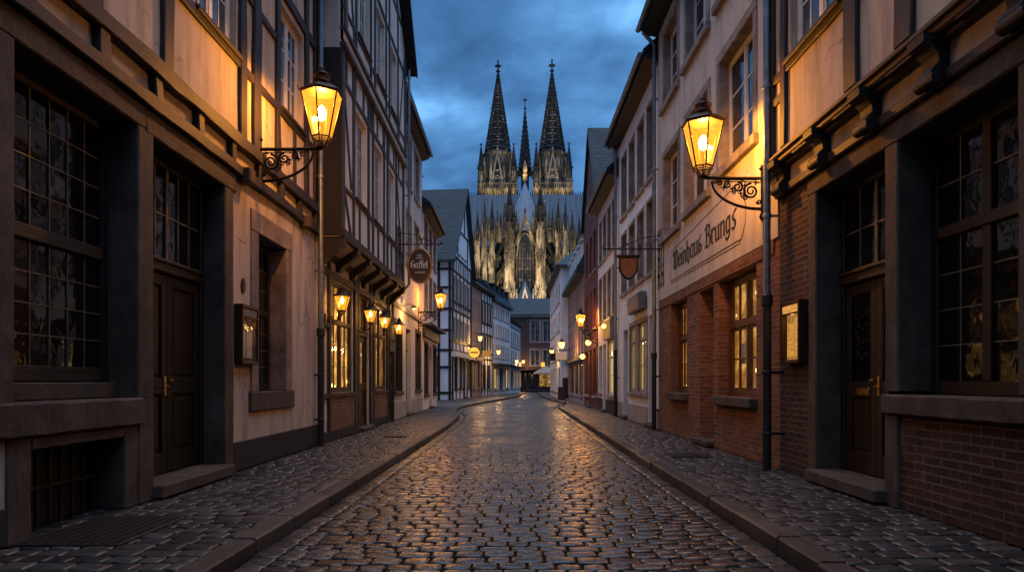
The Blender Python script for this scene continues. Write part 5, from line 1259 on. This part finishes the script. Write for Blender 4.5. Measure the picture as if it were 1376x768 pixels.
for y, lab in ((13.95, 'first and nearest small lantern of the pub, before its near window'), (16.76, 'small pub lantern on the post between the near window and the door'),
               (18.62, 'small pub lantern on the post beyond the door'), (21.0, 'small pub lantern farthest along, by the drainpipe at the pub corner')):
    small_lantern(-3.62, y, 2.72, 1, .36, lab, 40)
# bracket lamp on the tall plaster house
e = empty('wall_lamp', (-3.55, 23.7, 4.0), 'small bare lamp on a thin arm on the tall pale house beneath the oval sign', 'wall lamp')
MB().tube([(-.45,0,.0), (-.2,0,.1), (0,0,.04)], .014, 6).box(-.46, -.43, -.06, .06, -.1, .1, .01).build('arm', 'iron', e); MB().lathe([(.02,.04), (.09,.0), (.11,-.05), (.10,-.06)], (0,0,0), 10).build('lamp_shade', 'iron', e); MB().lathe([(.01,-.14), (.05,-.1), (.05,-.05), (.02,-.02)], (0,0,0), 8).build('bulb', 'bulb_soft', e)
lamp_light((-3.4, 23.7, 3.82), 80, (1,.5,.14), .06)
def far_lamp(x, y, z, wx, wy, label, watts, r=.17):
    e = empty('street_lamp', (x, y, z), label, 'street lamp', 'far lamps on the house fronts')
    MB().tube([(wx-x,wy-y,-.05), ((wx-x)*.4,(wy-y)*.4,-.3), (0,0,-.22)], .02, 6).build('arm', 'iron', e)
    MB().lathe([(r*.6,-.22), (r*1.0,.12), (r*1.12,.14), (r*.5,.26), (r*.2,.34), (.01,.4)], (0,0,0), 6).build('lamp_cap', 'iron_brown', e) if False else MB().lathe([(r*1.12,.14), (r*.5,.26), (r*.2,.34), (.01,.4)], (0,0,0), 6).build('lamp_cap', 'iron_brown', e)
    MB().lathe([(r*.6,-.2), (r,.13)], (0,0,0), 6).build('glass', 'bulb_soft', e)
    lamp_light((x, y, z-.32), watts*1.6, (1,.5,.15), .1)
far_lamp(-2.55, 52.5, 4.75, -3.35, 53.4, 'round glowing lamp before the rose house on the left bend', 110)
far_lamp(-1.25, 60.4, 4.0, -2.2, 60.9, 'glowing lamp before the narrow timbered house on the left', 80)
far_lamp(3.05, 40.2, 3.55, 3.98, 40.2, 'lit lamp on the cream mansard house, right side of the street', 90, .2)
far_lamp(1.5, 86.3, 3.9, 1.5, 87.9, 'lit lamp on the stone building closing the street', 110, .2)
for (x, y, z, lab) in ((3.75, 32.2, 3.2, 'upper small globe lamp on the red gabled house front'), (3.7, 34.4, 2.6, 'lower small globe lamp on the red gabled house front')):
    e = empty('globe_lamp', (x, y, z), lab, 'globe lamp', 'globe lamps on the red house'); MB().lathe([(.01,-.14), (.10,-.10), (.15,0), (.10,.10), (.01,.14)], (0,0,0), 10, 0, True).build('globe', 'bulb_soft', e); MB().tube([(0,0,.13), (.3,0,.2)], .02, 5).build('arm', 'iron', e)
    lamp_light((x-.25, y, z), 14, (1,.5,.15), .08)

far_lamp(.55, 75.5, 3.6, .2, 73.6, 'lit lamp before the greyish house near the far left end', 60)
far_lamp(3.0, 49.5, 3.5, 3.48, 49.5, 'lit lamp on the tall bluish white house front, right side', 60)
for (x, y, z, rz, lab, mt) in ((-2.25, 57.2, 3.7, .2, 'small square lit sign hanging before the rose house', 'lit_warm'), (.75, 77.8, 3.3, .15, 'small white lit box sign at the far left end of the street', 'lit_pale'), (3.1, 48.2, 3.1, 0, 'small dark board sign hanging before the tall bluish white house', 'sign_dark'), (3.3, 43.8, 3.0, 0, 'small pale board sign hanging before the cream mansard house', 'sign_white')):
    e = empty('hanging_sign', (x, y, z), lab, 'hanging sign', None, rz)
    MB().box(-.38, .38, -.05, .05, -.28, .28, .015).build('board', mt, e); MB().tube([(-.9 if x < 2 else .9,0,.36), (.4 if x < 2 else -.4,0,.36)], .02, 5).tube([(-.3,0,.28), (-.3,0,.36)], .01, 4).tube([(.3,0,.28), (.3,0,.36)], .01, 4).build('bracket', 'iron', e)
# ------------------------------------------------------------------ hanging signs and boxes
def hang_arm(e, reach, sg, zt):
    """arm with its flat grille plate, wall reach metres away towards -sg; arm runs at height zt"""
    mb = MB(); X0 = -sg*reach; X = lambda d: X0+sg*d
    mb.tube([(X(0),0,zt), (X(reach+.65),0,zt)], .019, 6); mb.tube([(X(.0),0,zt+.36), (X(.5),0,zt+.30), (X(1.15),0,zt+.02)], .012, 5)
    for d in (.25, .55, .85): mb.tube([(X(d),0,zt), (X(d+.05),0,zt+.14), (X(d+.16),0,zt+.16), (X(d+.2),0,zt+.07), (X(d+.12),0,zt+.05)], .010, 5)
    for y in (-.33, -.11, .11, .33): mb.box(X(.0), X(.025), y-.012, y+.012, zt-1.05, zt+.55)
    for z in (zt-.95, zt-.45, zt+.0, zt+.45): mb.box(X(.004), X(.022), -.36, .36, z-.011, z+.011)
    for y, z in ((-.22, zt-.7), (.22, zt-.7), (.22, zt-.25), (-.22, zt+.22)): mb.tube([(X(.03), y+.09*(1-i/18)*math.cos(i*.7), z+.09*(1-i/18)*math.sin(i*.7)) for i in range(18)], .009, 5)
    mb.lathe([(.02,0), (.03,.05), (.005,.12)], (X(reach+.66),0,zt-.03), 6)
    mb.build('bracket', 'iron', e)
e = empty('oval_pub_sign', (-2.86, 20.3, 4.88), 'oval black and gold hanging sign with white blackletter name, on an iron arm', 'hanging sign')
hang_arm(e, .66, 1, .66)
n = 40; ov = lambda k, a, b: (a*math.cos(2*PI*k/n), b*math.sin(2*PI*k/n))
bd = MB(); bd.add([(ov(k,.35,.51)[0], s_*.03, ov(k,.35,.51)[1]) for s_ in (-1,1) for k in range(n)], [list(range(n)), list(range(2*n-1, n-1, -1))]+[[k, n+k, n+(k+1) % n, (k+1) % n] for k in range(n)]); bd.build('board', 'sign_dark', e)
MB().tube([(*[ov(k,.36,.525)[0]], 0, ov(k,.36,.525)[1]) for k in range(n)], .036, 6, None, True, True).build('rim', 'gold', e)
tx = MB()
for s_ in (-1, 1):
    tot = sum(GL[c][1] for c in 'Gaffel'); z6 = .54/tot
    nib_text(tx, 'Gaffel', lambda x, y, t: (-s_*(x-.262)*1.0 if s_ > 0 else (x-.262), s_*(.031+t), -.075+y*.86), z6, .004, .75)
    for row, (zc, w, hh, m_) in enumerate(((.315, .075, .05, 4), (.235, .10, .055, 5), (-.21, .16, .05, 9))):     # small illegible lines
        for i in range(m_):
            x = -w+2*w*(i+.5)/m_; tx.box(x-w/m_*.7, x-w/m_*.25, s_*.031, s_*.034, zc-hh/2, zc+hh/2); tx.box(x-w/m_*.25, x+w/m_*.6, s_*.031, s_*.034, zc+(hh/2-.014 if i % 2 else -hh/2), zc+(hh/2 if i % 2 else -hh/2+.014)); tx.box(x+w/m_*.15, x+w/m_*.6, s_*.031, s_*.0335, zc-hh/2, zc+hh/2*(1 if i % 3 else .2))
tx.build('lettering', 'sign_white', e)
MB().tube([(-.12,0,.52), (-.12,0,.66)], .008, 5).tube([(.12,0,.52), (.12,0,.66)], .008, 5).build('chain', 'iron', e)
MB().lathe([(.03,.68), (.05,.74), (.035,.80), (.09,.84), (.05,.93), (.01,1.0)], (.05,0,0), 8).build('ornament', 'gold', e)
e = empty('shield_sign', (3.10, 17.45, 4.30), 'copper shield shaped hanging sign on an iron arm, beyond the wine tavern', 'hanging sign')
hang_arm(e, .88, -1, .52)
shs = .86
sh = [(-.27,.30), (.27,.30), (.27,-.05), (.20,-.22), (.10,-.31), (0,-.36), (-.10,-.31), (-.20,-.22), (-.27,-.05)]
sh = [(a*shs, b*shs+.03) for a, b in sh]
MB().prism(sh, 1, -.035, .035).build('board', 'copper', e)
MB().tube([(p[0], -.035, p[1]) for p in sh], .022, 5, None, False, True).tube([(p[0], .035, p[1]) for p in sh], .022, 5, None, False, True).box(-.31, .31, -.06, .06, .29, .36, .01).build('rim', 'iron', e)
MB().tube([(-.2,0,.34), (-.2,0,.52)], .008, 5).tube([(.2,0,.34), (.2,0,.52)], .008, 5).build('chain', 'iron', e)
em = MB(); em.prism([(-.12,.10), (.12,.10), (.12,-.02), (.06,-.13), (0,-.17), (-.06,-.13), (-.12,-.02)], 1, -.037, -.048); em.build('emblem', 'copper', e)
e = empty('shop_plaque', (3.99, 20.4, 3.72), 'grey tilted plaque over the two lit windows of the white shop house', 'wall sign')
MB().box(-.22, -.02, -1.0, 1.0, -.26, .26, .02).build('board', 'sign_teal', e); MB().box(-.235, -.222, -.92, .92, -.2, .2, .004).build('face', 'sign_teal', e)
e = empty('lit_sign_box', (3.99, 26.6, 3.42), 'square sign box with glowing lamp on the white house, right side', 'wall sign')
MB().box(-.16, -.02, -.9, .9, -.42, .42, .02).build('frame', 'grey_paint', e); MB().box(-.175, -.162, -.8, .8, -.34, .34).build('face', 'lit_warm', e)
MB().lathe([(.01,-.1), (.09,-.05), (.09,.05), (.01,.1)], (-.26,0,.12), 8, 0, True).build('bulb', 'bulb_soft', e); lamp_light((3.35, 26.6, 3.5), 16)
e = empty('round_lit_sign', (-2.95, 51.2, 3.55), 'round yellow lit sign hanging before the black and white corner house', 'hanging sign')
MB().lathe([(.01,-.06), (.42,-.06), (.42,.06), (.01,.06)], (0,0,0), 20).build('drum', 'lit_sign', e); e.rotation_euler = (PI/2, 0, 0)
dr = [c for c in e.children][0]
MB().tube([(.44*math.cos(a), .44*math.sin(a), 0) for a in np.linspace(0, 2*PI, 20)[:-1]], .05, 5, None, True, True).tube([(-.95,.5,0), (0,.5,0), (.1,.5,0)], .02, 5).box(-.3, .3, -.05, .05, .07, .085).build('rim', 'iron', e)
def menu_box(name, x, y, sg, label, lit):
    e = empty(name, (x, y, 0), label, 'menu case')
    z0, z1, hw = 1.55, 2.42, .31; X = lambda d: sg*d
    MB().box(X(.0), X(.15), -hw, hw, z0, z1, .012).build('case', 'timber_brown' if not lit else 'iron_brown', e) if False else None
    c = MB(); c.box(X(0), X(.03), -hw, hw, z0, z1, .006); c.box(X(.03), X(.125), -hw, -hw+.045, z0, z1, .008); c.box(X(.03), X(.125), hw-.045, hw, z0, z1, .008); c.box(X(.03), X(.123), -hw+.045, hw-.045, z0, z0+.05, .008); c.box(X(.03), X(.123), -hw+.045, hw-.045, z1-.05, z1, .008); c.box(X(.08), X(.121), -hw+.045, hw-.045, z1-.19, z1-.165)
    c.build('case', 'iron_brown', e)
    MB().box(X(.032), X(.04), -hw+.05, hw-.05, z0+.05, z1-.05).build('back_panel', 'lit_warm' if lit else 'timber_brown', e)
    sh = MB(); sh.box(X(.046), X(.05), -hw+.07, -.02, z0+.10, z1-.23); sh.build('menu_sheet', 'lit_sheet' if lit else 'paper', e)
    sh = MB(); sh.box(X(.046), X(.05), .02, hw-.08, z0+.10, z1-.30); sh.build('menu_sheet', 'lit_sheet' if lit else 'paper', e)
    hd = MB(); hd.box(X(.085), X(.112), -hw+.06, hw-.06, z1-.16, z1-.06); hd.build('header', 'lit_sheet' if lit else 'sign_teal', e)
    MB().add([(X(.11),-hw+.04,z0+.045), (X(.11),hw-.04,z0+.045), (X(.11),hw-.04,z1-.17), (X(.11),-hw+.04,z1-.17)], [(0,1,2,3)]).build('pane', 'glass_clear', e)
    if lit: lamp_light((x+X(.08), y, z1-.24), 1.3, (1,.55,.15), .02)
    return e
menu_box('menu_case', -3.998, 9.72, 1, 'dark framed unlit menu case on the plaster beside the double door', False)
menu_box('menu_case', 3.998, 9.16, -1, 'lit glowing menu case on the brick wall beside the drainpipe', True)
e = MB().lathe([(.01,0), (.075,.0), (.075,.015), (.05,.022), (.01,.022)], (0,0,0), 16, 0, False, 1, 1.5).build('house_badge', 'iron_brown'); e.location = (-3.995, 9.72, 2.72); e.rotation_euler = (PI/2, 0, PI/2); tag(e, 'small oval iron badge on the plaster above the unlit menu case', 'badge')

# ------------------------------------------------------------------ floodlights of the cathedral
def spot(p, t, w, size, col=(1,.72,.36), blend=.6, rad=1.0):
    l = bpy.data.lights.new('floodlight', 'SPOT'); l.energy = w; l.spot_size = math.radians(size); l.spot_blend = blend; l.color = col; l.shadow_soft_size = rad
    o = bpy.data.objects.new('floodlight', l); C.objects.link(o); o.location = p
    d = Vector(t)-Vector(p); o.rotation_euler = d.to_track_quat('-Z', 'Y').to_euler()
FLOOD = 2.8
for sx in (-30, -12, 12, 30): spot((5+sx, 222, 3), (5.2+sx*.75, 252, 34), 50000*FLOOD, 66, (1,.76,.42), .9)
spot((5.2, 222, 16), (5.2, 258, 66), 20000*FLOOD, 40)
for sx in (-1, 1): spot((6.2+sx*13.6, 306, 74), (6.4+sx*13.6, 322, 100), 16000*FLOOD, 95, (1,.74,.36), .8)
spot((5.3, 254.5, 78), (5.25, 262.5, 86), 6000*FLOOD, 40, (1,.62,.18), .6, .3)

# ------------------------------------------------------------------ sky, sun, camera
w = bpy.data.worlds.new('World'); S.world = w; w.use_nodes = True; nt = w.node_tree; nt.nodes.clear()
SUN_EL, SUN_AZ = math.radians(3.0), math.radians(180)      # the sun has gone down behind the viewer
sky = nd(nt, 'ShaderNodeTexSky', {'sky_type': 'NISHITA', 'sun_disc': False, 'sun_elevation': SUN_EL, 'sun_rotation': SUN_AZ, 'air_density': 1.3, 'dust_density': .6, 'ozone_density': 3.0})
tc = nd(nt, 'ShaderNodeTexCoord'); sep = nd(nt, 'ShaderNodeSeparateXYZ', None, Vector=tc.outputs['Generated'])
zz = mth(nt, 'ADD', mth(nt, 'MAXIMUM', sep.outputs[2], 0.0), .32)
cv = nd(nt, 'ShaderNodeCombineXYZ', None, X=mth(nt, 'DIVIDE', sep.outputs[0], zz), Y=mth(nt, 'DIVIDE', sep.outputs[1], zz), Z=mth(nt, 'MULTIPLY', sep.outputs[2], 1.4))
n1 = noise(nt, nd(nt, 'ShaderNodeMapping', None, Vector=cv.outputs[0], Location=(3.1, .6, 0), Scale=(1.0, 1.25, 1)).outputs[0], 2.9, 7, .5, .25)
n2 = noise(nt, cv.outputs[0], 6.0, 8, .6, .2)
cl = mth(nt, 'ADD', mth(nt, 'MULTIPLY', n1, .78), mth(nt, 'MULTIPLY', n2, .22))
cloud = ramp(nt, cl, [(.36, (.42,.46,.50)), (.45, (.66,.69,.73)), (.52, (1.0,1.0,1.0)), (.58, (1.45,1.38,1.32)), (.65, (2.4,2.1,1.85))])
base = mixc(nt, .82, sky.outputs[0], (1.05,3.05,6.6))
col = mixc(nt, 1.0, base, cloud, 'MULTIPLY')
# overhead, above the frame, the sky is brightened as added fill for facades
up = nd(nt, 'ShaderNodeMapRange', {'interpolation_type': 'SMOOTHSTEP'}, Value=sep.outputs[2], _1=.56, _2=.98, _3=0.0, _4=1.0).outputs[0]
col2 = mixc(nt, mth(nt, 'MULTIPLY', up, .85), col, (14.5,17.0,22.5))
nd(nt, 'ShaderNodeOutputWorld', None, Surface=nd(nt, 'ShaderNodeBackground', None, Color=col2, Strength=.11).outputs[0])
sl = bpy.data.lights.new('sun', 'SUN'); sl.energy = .06; sl.angle = math.radians(25); sl.color = (1, .82, .72)
so = bpy.data.objects.new('sun', sl); C.objects.link(so); so.rotation_euler = (math.radians(62), 0, 0)
cam = bpy.data.cameras.new('camera'); co = bpy.data.objects.new('camera', cam); C.objects.link(co)
co.location = (0, 0, CAMH); co.rotation_euler = (PI/2, 0, 0); cam.lens = 23.02; cam.sensor_width = 36; cam.shift_y = .0930; cam.shift_x = -.0; cam.clip_end = 3000; cam.clip_start = .05
S.camera = co
S.view_settings.view_transform = 'Standard'; S.view_settings.look = 'None'; S.view_settings.exposure = 0; S.view_settings.gamma = 1; S.view_settings.use_curve_mapping = False
S.render.engine = 'CYCLES'; cy = S.cycles
cy.use_denoising = True; cy.max_bounces = 8; cy.transparent_max_bounces = 16; cy.diffuse_bounces = 3; cy.glossy_bounces = 3; cy.sample_clamp_indirect = 4; cy.caustics_reflective = False; cy.caustics_refractive = False
